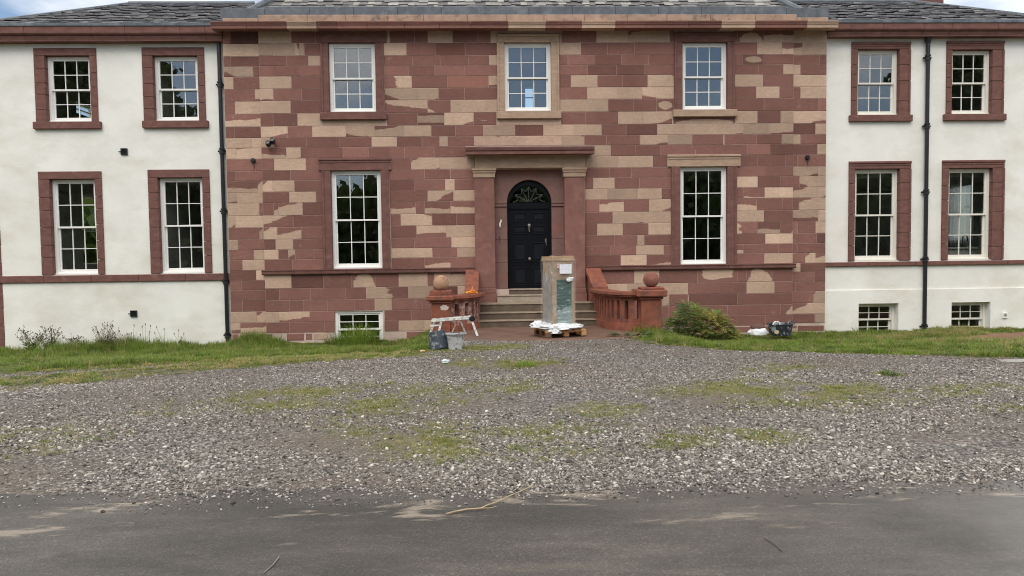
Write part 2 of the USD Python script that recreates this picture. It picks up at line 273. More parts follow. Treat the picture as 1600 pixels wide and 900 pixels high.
def smooth_axis(near0, near1, step, far, g=1.25):
    a = list(np.arange(near0, near1 + 1e-6, step)); s = step
    while a[-1] < far: s *= g; a.append(a[-1] + s)
    s = step
    while a[0] > -far: s *= g; a.insert(0, a[0] - s)
    return np.array(a)
GX, GY = smooth_axis(-12, 14, .16, 400), smooth_axis(-13, .8, .10, 400)
XX, YY = np.meshgrid(GX, GY); ZZ = terrain(XX, YY)
inside = (XX > -11.0) & (XX < 13.4) & (YY > .6) & (YY < 8); ZZ = np.where(inside, -1.2, ZZ)
nx, ny = len(GX), len(GY)
idx = np.arange(nx * ny).reshape(ny, nx)
gf = np.stack([idx[:-1, :-1].ravel(), idx[:-1, 1:].ravel(), idx[1:, 1:].ravel(), idx[1:, :-1].ravel()], 1)

# grass edges, surveyed at points along the photograph
def line(pts):
    P = np.array([gnd(*p)[:2] for p in pts]); o = np.argsort(P[:, 0]); return P[o]
L_out = line([(-150, 630), (0, 612), (100, 600), (200, 590), (350, 577), (450, 569), (560, 561), (640, 556)])
L_in = line([(-150, 592), (0, 583), (100, 577), (200, 572), (350, 563), (450, 558), (560, 552), (670, 548), (740, 541)])
R_out = line([(960, 530), (1000, 538), (1100, 544), (1200, 549), (1300, 552), (1450, 556), (1600, 559), (1800, 566)])
def left_grass(x, y):    # 1 in the tall strip at the wall, .35..0 on the mossy verge outside a bare track
    i = np.interp(x, L_in[:, 0], L_in[:, 1]); o = np.interp(x, L_out[:, 0], L_out[:, 1])
    a = sstep(i - .12, i + .18, y); track = sstep(i - .9, i - .5, y) * (1 - sstep(i - .4, i - .05, y)) * sstep(-3.0, -4.5, x)
    b = sstep(o - .25, o + .25, y) * (1 - .9 * track)
    return np.where(x < -.95, np.maximum(a, .45 * b), 0) * (1 - sstep(-1.15, -.80, x) * sstep(-2.9, -2.3, y))
def right_grass(x, y):
    o = np.interp(x, R_out[:, 0], R_out[:, 1])
    return np.where(x > 2.35, sstep(o - .12, o + .15, y), 0) * sstep(2.2, 2.9, x + .25 * (y + 3.5))
PATCH = [(540, 622, 1.3, .9, .8), (465, 617, .7, .5, .5), (795, 565, .8, .6, .9), (820, 567, .22, .25, 1.0), (790, 602, .5, .45, .85), (770, 690, .9, .6, .75), (840, 690, .6, .45, .65), (1240, 612, 1.2, .9, .9), (1180, 602, .6, .5, .6), (1300, 628, .5, .35, .6), (1390, 584, .2, .2, 1.0), (1345, 602, .5, .3, .5),
         (1040, 690, .35, .25, .9), (1165, 685, .6, .35, .8), (985, 685, .25, .2, .6), (50, 688, .7, .5, .6), (640, 670, .9, .4, .45), (1560, 612, .8, .5, .6), (1200, 575, .7, .35, .6), (1460, 610, .5, .3, .5), (905, 674, .6, .35, .5), (720, 545, 1.0, .45, 1.0), (770, 540, .7, .35, 1.0), (690, 552, .8, .35, 1.0), (1080, 610, .6, .35, .4), (300, 640, 1.0, .5, .3), (1570, 635, .4, .3, .6), (945, 640, .5, .4, .35)]
PW = [(*gnd(px, py)[:2], a, b, k) for px, py, a, b, k in PATCH]
def moss(x, y):
    m = np.zeros_like(np.asarray(x, float))
    n = meshkit.fbm(np.stack([x * 2.6, y * 2.6, x * 0], -1), 4, 5)
    for cx, cy, a, b, k in PW:
        d = np.sqrt(((x - cx) / a) ** 2 + ((y - cy) / b) ** 2); m = np.maximum(m, k * (1 - sstep(.30, 1.35, d)))
    return np.clip(m * (n * 4.2 - 1.35), 0, 1)
cover = np.stack([np.clip(np.maximum(left_grass(XX, YY), right_grass(XX, YY)), 0, 1).ravel(), moss(XX, YY).ravel(),
                  sstep(-12.15, -11.7, YY.ravel())], 1)
ground_mat = mat('gravel_ground', {
    'at': ('attribute', {'attribute': 'tint'}), 'sp': ('separate_color', {}), 'g': ('geometry', {}),
    'v': ('voronoi_texture', {'scale': 46.0, 'randomness': 1.0}), 'hs': ('separate_color', {'color_type': 'hsv'}), 'vr': ('rgb_ramp', {'ramp': [(0, (.05, .047, .045)), (.45, (.11, .102, .095)), (.8, (.19, .175, .16)), (1, (.36, .33, .30))]}),
    'nl': ('noise_texture', {'scale': .55, 'detail': 5, 'roughness': .6}), 'dr': ('rgb_ramp', {'ramp': [(.38, (0, 0, 0)), (.62, (1, 1, 1))]}),
    'dirt': ('mix_color', {'b': (.135, .106, .082)}), 'df': ('math', {'math_type': 'multiply', 'value2': .8}),
    'ms': ('mix_color', {'b': (.16, .155, .05)}), 'gs': ('mix_color', {'b': (.10, .10, .04)}), 'mf': ('math', {'math_type': 'multiply', 'value2': .8}),
    'bu': ('bump', {'strength': .7, 'distance': .02, 'invert': True}), 'p': ('principled_bsdf', {'roughness': .85, 'specular_ior_level': .25})},
    [('at.color', 'sp.color'), ('g.position', 'v.vector'), ('v.color', 'hs.color'), ('hs.r', 'vr.fac'), ('g.position', 'nl.vector'), ('nl.fac', 'dr.fac'), ('dr.color', 'df.value1'), ('df.value', 'dirt.fac'),
     ('vr.color', 'dirt.a'), ('dirt.result', 'ms.a'), ('sp.g', 'mf.value1'), ('mf.value', 'ms.fac'), ('ms.result', 'gs.a'), ('sp.r', 'gs.fac'), ('gs.result', 'p.base_color'), ('v.distance', 'bu.height'), ('bu.normal', 'p.normal')])
gm = MB().add(np.stack([XX.ravel(), YY.ravel(), ZZ.ravel()], 1), gf, cover)
put('/World', 'ground', gm, ground_mat, label='grey gravel forecourt ground sloping gently down to the house walls', kind='structure', cat='ground', smooth=True)

road_mat = mat('wet_asphalt', {
    'g': ('geometry', {}), 'ma': ('mapping', {'scale': (.5, 1.5, 1)}), 'n1': ('noise_texture', {'scale': 1.1, 'detail': 14, 'roughness': .70}), 'r1': ('rgb_ramp', {'ramp': [(.28, (.024, .0215, .0195)), (.43, (.044, .039, .0345)), (.57, (.074, .065, .057)), (.72, (.125, .108, .093))]}),
    'v': ('voronoi_texture', {'scale': 110}), 'vs': ('separate_color', {'color_type': 'hsv'}), 'vr': ('rgb_ramp', {'ramp': [(0, (.62, .62, .62)), (.84, (1.06, 1.06, 1.06)), (1, (1.75, 1.7, 1.65))]}), 'mu': ('mix_color', {'blend_type': 'multiply', 'fac': .75, 'use_clamp': False}),
    'md': ('mapping', {'scale': (.55, 1.9, 1)}), 'n2': ('noise_texture', {'scale': 1.7, 'detail': 12, 'roughness': .68, 'distortion': .35}), 'r2': ('rgb_ramp', {'ramp': [(.57, (0, 0, 0)), (.625, (1, 1, 1))]}),
    'sx': ('separate_xyz', {}), 'ym': ('map_range', {'range_type': 'smoothstep', 'from_min': -13.0, 'from_max': -12.2, 'to_min': .10, 'to_max': 1, 'clamp': True}), 'df': ('math', {'math_type': 'multiply'}), 'ds': ('mix_color', {'b': (.31, .26, .20)}), 'df2': ('math', {'math_type': 'multiply', 'value2': .75}),
    'xm': ('map_range', {'range_type': 'smoothstep', 'from_min': .4, 'from_max': 3.4, 'to_min': 0, 'to_max': 1, 'clamp': True}), 'n3': ('noise_texture', {'scale': 1.1, 'detail': 4}), 'rr': ('rgb_ramp', {'ramp': [(.32, (0, 0, 0)), (.52, (1, 1, 1))]}), 'wet': ('math', {'math_type': 'multiply'}),
    'ro': ('map_range', {'from_min': 0, 'from_max': 1, 'to_min': .58, 'to_max': .12, 'clamp': True}),
    'nb': ('noise_texture', {'scale': 170, 'detail': 3}), 'bu': ('bump', {'strength': .35, 'distance': .006}), 'p': ('principled_bsdf', {'specular_ior_level': .45})},
    [('g.position', 'ma.vector'), ('ma.vector', 'n1.vector'), ('n1.fac', 'r1.fac'), ('g.position', 'v.vector'), ('v.color', 'vs.color'), ('vs.r', 'vr.fac'), ('r1.color', 'mu.a'), ('vr.color', 'mu.b'),
     ('g.position', 'md.vector'), ('md.vector', 'n2.vector'), ('n2.fac', 'r2.fac'), ('g.position', 'sx.vector'), ('sx.y', 'ym.value'), ('r2.color', 'df.value1'), ('ym.result', 'df.value2'), ('df.value', 'df2.value1'), ('df2.value', 'ds.fac'), ('mu.result', 'ds.a'), ('ds.result', 'p.base_color'),
     ('sx.x', 'xm.value'), ('g.position', 'n3.vector'), ('n3.fac', 'rr.fac'), ('xm.result', 'wet.value1'), ('rr.color', 'wet.value2'), ('wet.value', 'ro.value'), ('ro.result', 'p.roughness'), ('g.position', 'nb.vector'), ('nb.fac', 'bu.height'), ('bu.normal', 'p.normal')])
rm = MB()
rx = smooth_axis(-6, 6, .5, 120); ry = np.array([-18.5, -17, -15.5, -14, -13, -12.5, -12.0, -11.6]); a, b = np.meshgrid(rx, ry); i2 = np.arange(a.size).reshape(a.shape)
rm.add(np.stack([a.ravel(), b.ravel(), a.ravel() * 0], 1), np.stack([i2[:-1, :-1].ravel(), i2[:-1, 1:].ravel(), i2[1:, 1:].ravel(), i2[1:, :-1].ravel()], 1))
put('/World', 'road', rm, road_mat, label='dark worn asphalt road with pale dusty patches along the gravel edge', kind='structure', cat='road')

# ------------------------------------------------------------------ the sandstone house
YS = .05                                          # the corner strips stand back from the middle of the front
XL, XBL, XBR, XR = -5.865, -5.06, 7.135, 7.93
ZT, ZB = zat(46, 0), -.9
house = thing('sandstone_house', 'two storey house front of mixed red and buff sandstone blocks with black door', 'house')

def crop(win): return sbox(*win)
# openings in the wall: x0, x1, z0, z1 of the clear hole
def rect(pxl, pxr, pyt, pyb, Y):                  # a rectangle on the plane y = Y from its edges in the photograph
    zt, zb = at((pxl + pxr) / 2, pyt, Y)[2], at((pxl + pxr) / 2, pyb, Y)[2]; zm = (zt + zb) / 2
    return [xat(pxl, zm, Y), xat(pxr, zm, Y), zb, zt]
WIN_Y = .07
CW = {'UL': rect(514.8, 587.6, 68, 176.5, WIN_Y), 'UC': rect(788, 860.8, 67.7, 175, WIN_Y), 'UR': rect(1064.8, 1134.8, 67.3, 172.7, WIN_Y),
      'LL': rect(519.2, 597, 267, 420, WIN_Y), 'LR': rect(1061.5, 1134.5, 261, 414, WIN_Y), 'BL': rect(524.5, 599.3, 486, 545, WIN_Y)}
DX0, DX1, DZ0, DZS = .481, 1.511, .745, 2.745     # door opening, springing of the arch
holes = [sbox(w[0] - .04, w[2], w[1] + .04, w[3] + .04) if k != 'BL' else sbox(w[0], w[2], w[1], w[3]) for k, w in CW.items()]
dc = (DX0 + DX1) / 2; dr = (DX1 - DX0) / 2
arch = Polygon([(DX0, DZ0 - .3), (DX1, DZ0 - .3), (DX1, DZS)] + [(dc + dr * math.cos(t), DZS + dr * math.sin(t)) for t in np.linspace(0, math.pi, 33)][1:-1] + [(DX0, DZS)])
PX0, PX1 = at(773, 380, 0)[0], at(883.5, 380, 0)[0]       # the recess between the pilasters
PZ1 = zat(264, 0, 828)
recess = sbox(PX0, DZ0 - .001, PX1, PZ1)
core = sbox(XBL, ZB, XBR, ZT)
core_cut = core.difference(shapely.union_all(holes + [recess]))
wall_mb = MB().prism(core_cut, .0085, .36)
for xa, xb in ((XL, XBL - .001), (XBR + .001, XR)): wall_mb.box(xa, xb, YS + .0085, .42, ZB, ZT)
wall_mb.box(XL + .002, XL + .3, .43, 7.6, ZB, ZT).box(XR - .3, XR - .002, .43, 7.6, ZB, ZT)
wall = put(house, 'wall', wall_mb, mortar, label='front wall of red and buff stone blocks in pale mortar')

def stone(mb, x0, x1, z0, z1, yf, yb, code, g=.0036, ch=.005, depth_jit=.0025):
    x0 += g; x1 -= g; z0 += g; z1 -= g
    yf += float(rng.uniform(-depth_jit, depth_jit)); tone = float(rng.normal(.5, .17)); hue = .0
    mixed = code[0] in 'mhens'; n, m = (6, 3) if mixed else (1, 1)
    u, w = np.meshgrid(np.linspace(0, 1, n + 1), np.linspace(0, 1, m + 1))
    if code == 'R': v = np.zeros_like(u) ; hue = max(0, float(rng.normal(.04, .08)))
    elif code == 'O': v = np.zeros_like(u); hue = .9
    elif code == 'B': v = np.ones_like(u)
    elif code[0] == 'm':
        tl, tr, bl, br = [int(c) / 9 for c in code[1:5]]
        v = (tl * (1 - u) + tr * u) * w + (bl * (1 - u) + br * u) * (1 - w)
    elif code == 'h': v = 1 - .5 * np.sqrt(((u - .5) / .46) ** 2 + (w / .78) ** 2)
    elif code == 'e': v = 1 - .5 * np.sqrt(((u - .5) / .44) ** 2 + ((w - .5) / .36) ** 2)
    elif code == 'n': v = 1 - .5 * np.abs(w - .5) / .30
    elif code == 's': v = 1 - .5 * np.sqrt(((u - .4) / .45) ** 2 + ((w - .45) / .13) ** 2)
    gx = x0 + ch + (x1 - x0 - 2 * ch) * u; gz = z0 + ch + (z1 - z0 - 2 * ch) * w
    V = np.stack([gx.ravel(), np.full(u.size, yf), gz.ravel()], 1); A = v.ravel()
    k = np.arange(u.size).reshape(u.shape)
    F = np.stack([k[:-1, :-1].ravel(), k[:-1, 1:].ravel(), k[1:, 1:].ravel(), k[1:, :-1].ravel()], 1)
    ring = np.concatenate([k[0, :], k[1:, -1], k[-1, -2::-1], k[-2:0:-1, 0]]); q = len(ring); base = u.size
    P = V[ring]; out = P.copy(); c = np.array([(x0 + x1) / 2, 0, (z0 + z1) / 2])
    out[:, 0] = np.where(P[:, 0] < x0 + ch + 1e-6, x0, np.where(P[:, 0] > x1 - ch - 1e-6, x1, P[:, 0]))
    out[:, 2] = np.where(P[:, 2] < z0 + ch + 1e-6, z0, np.where(P[:, 2] > z1 - ch - 1e-6, z1, P[:, 2]))
    o1 = out.copy(); o1[:, 1] = yf + ch; o2 = out.copy(); o2[:, 1] = yb
    V = np.vstack([V, o1, o2]); A = np.concatenate([A, A[ring], A[ring]])
    j = np.arange(q); jn = (j + 1) % q
    F = np.vstack([F, np.stack([ring[jn], ring[j], base + j, base + jn], 1)[:, ::-1][:, ::-1], np.stack([base + jn, base + j, base + q + j, base + q + jn], 1)])
    mb.add(V, F, np.stack([A, np.full(len(A), tone), np.full(len(A), hue)], 1))

# courses: (top, bottom) rows as seen near column 660, then the joints of each tile of the survey with the stone between them
OX = {'a': 340, 'b': 560, 'c': 850, 'd': 1070}
COURSES = [
 (47, 67, ['a:45 R 125 R 425 B 765 R 1022 R 1075', 'b:297 B 328 R 582 R 722 B 982 R 1242 R 1378 B 1447', 'c:152 B 185 R 365 R 548 B 880 m3976 1310 R 1358', 'd:515 R 552 h 822 m2288 1140 B 1495']),
 (67, 86.5, ['a:45 B 395 B 425 B 575 B 800 m9069 850 B 903 R 1078', 'b:262 B 500 R 803 O 1110 R 1447', 'c:157 B 385 R 660 R 940 R 1358', 'd:515 R 755 B 1015 m2277 1140 m2299 1235 B 1495']),
 (86.5, 102.2, ['a:50 R 125 R 430 R 718 R 945 B 1078', 'b:265 R 562 R 850 R 1142 R 1362 B 1447', 'c:157 R 250 R 527 R 808 R 1090 R 1358', 'd:515 R 600 e 825 R 1140 R 1415 R 1495']),
 (102.2, 118.3, ['a:50 m8929 360 R 430 R 570 R 857 R 1078', 'b:270 R 517 R 797 R 1105 R 1447', 'c:157 R 455 R 760 R 1050 R 1358', 'd:515 R 770 R 1027 B 1140 B 1215 R 1495']),
 (118.3, 137.5, ['a:52 B 155 R 437 B 767 R 1080', 'b:272 m3819 555 R 928 O 1358 m9933 1447', 'c:160 R 280 B 557 R 818 R 1080 m9498 1355', 'd:518 B 815 R 1137 m9588 1495']),
 (137.5, 156.3, ['a:60 R 380 m9933 437 m9944 580 R 875 R 1083', 'b:272 m9919 625 m9974 832 R 1105 R 1447', 'c:160 R 450 m9988 770 B 1020 m9928 1355', 'd:518 R 745 B 987 R 1137 R 1215 B 1492']),
 (156.3, 176.2, ['a:65 R 172 B 437 B 760 R 1083', 'b:276 m6903 720 m1070 960 B 1447', 'c:160 B 668 R 930 R 1175 e 1355', 'd:515 R 827 R 1135 R 1400 R 1490']),
 (176.2, 196, ['a:70 m1388 410 R 440 R 577 R 832 B 1072', 'b:297 R 615 n 895 m9973 1200 s 1437', 'c:178 R 437 R 772 B 1030 m9962 1337', 'd:537 B 757 R 1000 B 1135 m9963 1487']),
 (196, 213.3, ['a:72 R 163 R 450 m9962 730 R 985 B 1335 m9935 1637', 'b:170 m2599 470 B 757 R 1010 R 1300 B 1632', 'c:-302 R -7 B 310 B 600 R 855 R 1180 B 1450 B 1812', 'd:345 m9974 610 B 877 m9953 1135 R 1372 B 1488']),
 (213.3, 229, ['a:78 B 350 m9966 453 m9955 590 R 922 R 1265 R 1605', 'b:138 m9976 400 R 662 R 845 B 930 R 1205 B 1445 m4798 2115', 'c:183 m6499 420 R 655 R 1000 m9973 1292 B 1545 R 1870', 'd:413 R 745 R 1012 B 1135 B 1215 R 1485']),
 (229, 246, ['a:78 B 187 m4699 453 m0285 715 m9964 865 R 1305 R 1570 R 1788', 'b:105 R 483 R 788 R 1120', 'c:527 m9955 695 R 950 R 1210 R 1580 R 1760', 'd:110 m0099 270 R 650 R 890 R 1135 R 1393 B 1485']),
 (246, 264.7, ['a:80 R 385 R 458 R 587 B 920 R 1056', 'b:345 R 548 m3974 845 m7999 1213', 'c:430 B 770 B 1135 R 1283', 'd:578 R 757 R 1050 R 1133 R 1185 R 1485']),
 (264.7, 280.2, ['a:80 R 178 R 458 R 757 R 1100', 'b:320 R 690 R 955 R 1210', 'c:430 R 685 R 915 R 1325', 'd:540 R 840 R 1130 m9973 1400 B 1482']),
 (280.2, 297.8, ['a:85 m0077 410 m2699 460 m2888 575 B 800 R 1100', 'b:325 R 587 R 903 B 1000 R 1213', 'c:428 R 513 B 735 R 995 R 1325', 'd:537 B 760 R 1000 R 1130 R 1205 m9929 1480']),
 (297.8, 314.7, ['a:88 m9944 193 B 470 R 745 B 1025 R 1100', 'b:327 R 722 m9570 990 B 1215', 'c:428 B 660 B 975 B 1227 R 1325', 'd:537 R 615 m0055 832 B 1130 m2799 1393 m9973 1480']),
 (314.7, 334.2, ['a:90 B 425 R 585 m0078 630 m2599 885 R 1103', 'b:330 m0088 597 R 690 m0196 960 m1188 1215', 'c:428 R 577 m2499 833 R 1095 m9973 1325', 'd:537 m2087 750 R 1018 R 1130 R 1200 m2899 1480']),
 (334.2, 352.5, ['a:92 m9963 175 m9957 475 m9330 785 m0033 1103', 'b:335 R 442 m9399 767 R 1018 R 1222', 'c:428 R 715 m9974 1040 B 1325', 'd:537 B 825 R 1130 m9922 1400 B 1478']),
 (352.5, 371.3, ['a:100 R 427 m2699 475 m2699 620 m0379 872 R 1105', 'b:340 R 605 m9922 915 B 1222', 'c:428 R 555 m9986 820 R 1088 B 1325', 'd:535 m5060 755 m0077 993 m0305 1185 R 1375 B 1475']),
 (371.3, 387.5, ['a:105 B 205 R 480 R 605 m9956 785 R 1108', 'b:342 R 580 R 968 B 1222', 'c:428 R 738 R 972 m5799 1045 R 1325', 'd:533 R 840 B 1125 R 1385 R 1472']),
 (387.5, 402.7, ['a:110 R 370 B 485 B 632 R 735 m9930 805 R 1010 R 1108', 'b:345 m9986 770 R 1030 m9975 1225', 'c:428 R 690 R 960 B 1247 R 1325', 'd:533 m0077 610 R 977 R 1125 R 1185 R 1470']),
 (402.7, 419, ['a:118 R 250 B 490 R 775 R 1108', 'b:345 R 690 m0168 960 R 1228', 'c:428 R 800 B 1070 m0046 1325', 'd:525 R 827 B 1122 R 1265 m2899 1372 m0399 1470']),
 (419, 447.7, ['a:492 B 767 R 1098 m0030 1393 h 1647', 'b:180 R 420 B 720 R 790 B 960 m2399 1130', 'c:430 R 600 R 940 B 1200 R 1600', 'd:135 e 548 R 640 h 915 R 1122']),
 (447.7, 466, ['a:495 R 643 R 968 R 1332 R 1547', 'b:80 m9092 520 B 780 R 1035 B 1130', 'c:430 R 650 B 870 B 1500 R 1840', 'd:250 R 645 B 935 R 1122']),
 (466, 484, ['a:497 R 750 R 897 R 1140 R 1425 R 1637', 'b:170 B 347 R 670 R 1130', 'c:430 R 800 R 1230 B 1305 R 1500', 'd:40 R 548 R 1122']),
 (484, 500.5, ['a:497 B 640 m8841 960 R 1222', 'b:270 R 548 R 760 R 1130', 'c:430 R 900 R 1300 R 1500', 'd:40 R 450 R 1000 m0419 1122']),
 (500.5, 517, ['a:500 R 748 R 1117 R 1222', 'b:270 R 420 B 685 m9066 860 R 1130', 'c:430 R 850 R 1250 R 1500', 'd:40 R 300 R 545 R 845 R 1130']),
]
STRIPS = [(380, [(422.5, 438.2, 'a:118 R 393 B 490'), (438.2, 453.7, 'a:120 R 238 R 490'), (453.7, 468.3, 'a:125 R 490'), (468.3, 487.5, 'a:130 R 250 R 490'), (487.5, 505, 'a:135 B 400 m2699 490'), (505, 521, 'a:140 m9922 230 m1288 495')]),
          (1260, [(411, 424.7, 'd:1125 B 1215 R 1470'), (424.7, 440.5, 'd:1125 R 1360 R 1470'), (440.5, 455.5, 'd:1125 R 1168 R 1470'), (455.5, 473.5, 'd:1125 R 1350 m3999 1468'), (473.5, 490.7, 'd:1125 m0969 1468'), (490.7, 505, 'd:1130 R 1365 B 1468')])]
allst = []
def lay(zt, zb, segs):
    zm = (zt + zb) / 2
    for s in segs:
        t, body = s.split(':'); tok = body.split()
        for i in range(0, len(tok) - 2, 2):
            xa, xb = [xat(OX[t] + float(q) / 6.6667, zm, 0) for q in (tok[i], tok[i + 2])]
            for e in (XL, XBL, XBR, XR):          # joints that fall close to an arris belong on it
                if abs(xa - e) < .09: xa = e
                if abs(xb - e) < .09: xb = e
            allst.append((xa, xb, zb, zt, tok[i + 1]))
for pt, pb, segs in COURSES: lay(zat(pt, 0), zat(pb, 0), segs)
for ref, rows in STRIPS:
    for pt, pb, seg in rows: lay(zat(pt, 0, ref), zat(pb, 0, ref), [seg])
def placed(st):
    xa, xb, zb, zt, code = st; out = []
    for lo, hi, y in ((XL, XBL, YS), (XBL, XBR, 0), (XBR, XR, YS)):
        a_, b_ = max(xa, lo), min(xb, hi)
        if b_ - a_ > .035: out.append((a_, b_, zb, zt, code if (b_ - a_) > .6 * (xb - xa) or code in 'RBO' else ('B' if code[0] == 'm' and sum(map(int, code[1:])) > 18 else 'R'), y))
    return out
flat = [q for st in allst for q in placed(st)]
flat.sort(key=lambda q: -(q[1] - q[0]) * (q[3] - q[2]))
for q in flat[:300]:
    mb = MB(); stone(mb, *q[:4], q[5], q[5] + .03, q[4]); put(wall, 'stone', mb, stone_mat)
mb = MB()
for q in flat[300:]: stone(mb, *q[:4], q[5], q[5] + .03, q[4])
put(wall, 'smaller_stones', mb, stone_mat, kind='stuff')
# rubble footing under the ashlar
zr = zat(517, 0); rowz = [zr, zr - .19, zr - .36, zr - .50, zr - .62]
for k in range(4):
    x = XL
    while x < XR - .05:
        w = float(rng.uniform(.18, .62)); xe = min(x + w, XR)
        if xe > XR - .15: xe = XR
        y = YS if xe < XBL or x > XBR else 0
        bl = CW['BL']
        if not (xe > bl[0] - .02 and x < bl[1] + .02) and not (xe > -.3 and x < 2.35):
            mb = MB(); stone(mb, x + float(rng.uniform(0, .012)), xe - float(rng.uniform(0, .012)), rowz[k + 1] + float(rng.uniform(0, .015)), rowz[k] - float(rng.uniform(.0, .012)), y, y + .03, random.choice(['R', 'R', 'm0909', 'm2299', 'B', 'R']), .008, .016, .012)
            put(wall, 'rubble_stone', mb, stone_mat)
        x = xe

# ---- windows
def ring(mb, x0, x1, z0, z1, y0, y1, wl, wr, wt, wb, ch=.004):
    mb.box(x0, x0 + wl, y0, y1, z0, z1, ch).box(x1 - wr, x1, y0, y1, z0, z1, ch)
    mb.box(x0 + wl, x1 - wr, y0 + .001, y1 - .001, z1 - wt, z1, ch).box(x0 + wl, x1 - wr, y0 + .001, y1 - .001, z0, z0 + wb, ch)
def sash_window(parent, w, y, paint, label=None, pane_mat=None, cols=3, rows=(2, 2), meet=.5, fw_=.062):
    x0, x1, z0, z1 = w
    f = MB(); ring(f, x0 + .002, x1 - .002, z0 + .002, z1 - .002, y, y + .13, fw_, fw_, .05, .055)
    f.box(x0 + .01, x1 - .01, y - .035, y + .02, z0 + .004, z0 + .045, .006)
    win = put(parent, 'window', f, paint, label=label)
    ix0, ix1, iz0, iz1 = x0 + fw_, x1 - fw_, z0 + .05, z1 - .05; zm = iz0 + (iz1 - iz0) * meet
    for kind, sz0, sz1, sy, rn, top, bot in (('upper_sash', zm - .022, iz1 + .004, y + .022, rows[0], .045, .04), ('lower_sash', iz0 - .004, zm + .022, y + .066, rows[1], .04, .075)):
        s = MB(); st = .042; ring(s, ix0, ix1, sz0, sz1, sy, sy + .04, st, st, top, bot)
        gx0, gx1, gz0, gz1 = ix0 + st, ix1 - st, sz0 + bot, sz1 - top; b = .009
        for c in range(1, cols): xx_ = gx0 + (gx1 - gx0) * c / cols; s.box(xx_ - b, xx_ + b, sy + .004, sy + .036, gz0, gz1, .003)
        for r_ in range(1, rn): zz_ = gz0 + (gz1 - gz0) * r_ / rn; s.box(gx0, gx1, sy + .006, sy + .034, zz_ - b, zz_ + b, .003)
        put(win, kind, s, paint)
        for c in range(cols):
            for r_ in range(rn):
                a0, a1 = gx0 + (gx1 - gx0) * c / cols + b * .8, gx0 + (gx1 - gx0) * (c + 1) / cols - b * .8
                c0, c1 = gz0 + (gz1 - gz0) * r_ / rn + b * .8, gz0 + (gz1 - gz0) * (r_ + 1) / rn - b * .8
                cen = ((a0 + a1) / 2, sy + .02, (c0 + c1) / 2)
                Mx = rot([1, 0, 0], float(rng.normal(0, .28)), cen) @ rot([0, 0, 1], float(rng.normal(0, .28)), cen)
                p = MB(); p.box(a0, a1, sy + .0185, sy + .0215, c0, c1, 0, None, Mx); put(win, 'pane', p, pane_mat or glass)
    return win

def surround(parent, w, outer, head, sill, yw, m_jamb, m_head, m_sill, proud=.035, joints=(1, 1), depth=.35, band=True, label=None):
    """Dressed stones round a window: jamb blocks either side, a moulded head, a sill. outer: x of the outer jamb edges; head: (x0, x1, top); sill: (x0, x1, bottom) or None"""
    x0, x1, z0, z1 = w; liner = MB(); yf = yw - proud
    sur = thing('window_surround', parent=parent)
    if label: tag(stage.GetPrimAtPath(sur), label)
    hz = z1
    for (a, b, nj, sgn) in ((outer[0], x0, joints[0], 1), (x1, outer[1], joints[1], -1)):
        zs = np.linspace(z0, hz, nj + 1)
        if nj > 2: zs[1:-1] += rng.uniform(-.06, .06, nj - 1)
        for k in range(nj):
            mb = MB(); g = .004
            mb.box(a, b, yf, yw + depth, zs[k] + g, zs[k + 1] - g, .006)
            if band:                              # a raised outer moulding
                e0, e1 = (a - .001, a + .045) if sgn > 0 else (b - .045, b + .001); mb.box(e0, e1, yf - .02, yf + .03, zs[k] + g, zs[k + 1] - g, .008)
            put(sur, 'jamb_stone', mb, m_jamb)
    hx0, hx1, ht = head; mb = MB(); mb.box(hx0, hx1, yf, yw + depth, hz + .002, ht, .006)
    if band:
        mb.box(hx0 - .001, hx1 + .001, yf - .03, yf + .04, ht - .06, ht - .002, .012).box(hx0 + .02, hx1 - .02, yf - .012, yf + .02, ht - .11, ht - .062, .008)
    put(sur, 'lintel', mb, m_head)
    if sill is not None:
        mb = MB(); mb.box(sill[0], sill[1], yf - .05, yw + depth, sill[2], z0 - .003, .010); put(sur, 'sill', mb, m_sill)
    return sur
def xs(pxl, pxr, z, Y): return xat(pxl, z, Y), xat(pxr, z, Y)
for key, ox, hd, sl, mats, lab in (
    ('UL', (502, 599.8), (501.5, 604, 49.5), (500.8, 604.3, 187.7), (red_dressed, red_dressed, red_dressed), 'white sash window over the window beside the tall weeds end of the front'),
    ('UC', (776.9, 873.6), (776.9, 873.6, 53.5), (776, 876.7, 186), (buff_dressed, buff_dressed, buff_dressed), 'white sash window above the door'),
    ('UR', (1053.3, 1147.2), (1053.3, 1147.2, 51), (1051, 1150.3, 183), (red_dressed, red_dressed, buff_dressed), 'white sash window above the green shrub'),
    ('LL', (505, 609), (498.3, 611.7, 247), None, (red_dressed, red_dressed, None), 'tall white sash window above the basement window'),
    ('LR', (1048.8, 1150.4), (1042.5, 1156.7, 241.5), None, (red_dressed, buff_dressed, None), 'tall white sash window above the green shrub')):
    w = CW[key]; zm = (w[2] + w[3]) / 2
    o = xs(*ox, zm, 0); h = (*xs(hd[0], hd[1], w[3], 0), zat(hd[2], 0, (hd[0] + hd[1]) / 2))
    s = None if sl is None else (*xs(sl[0], sl[1], w[2], 0), zat(sl[2], 0, (sl[0] + sl[1]) / 2))
    if key in ('LL', 'LR'): o = (o[0], o[1])
    surround(house, w, o, h, s, 0, *[m or red_dressed for m in mats], joints=(1, 1))
    if s is not None:                              # plain apron stone under the sill
        mb = MB(); stone(mb, s[0] + .01, s[1] - .01, zat(196, 0), s[2] - .002, .004, .034, 'B' if key != 'UR' else 'h'); put(wall, 'apron_stone', mb, stone_mat)
    sash_window(house, w, WIN_Y, white_paint, label=lab)
w = CW['BL']; sash_window(house, w, WIN_Y - .03, white_paint, label='low white basement window behind grass', meet=.52, pane_mat=plain_glass)
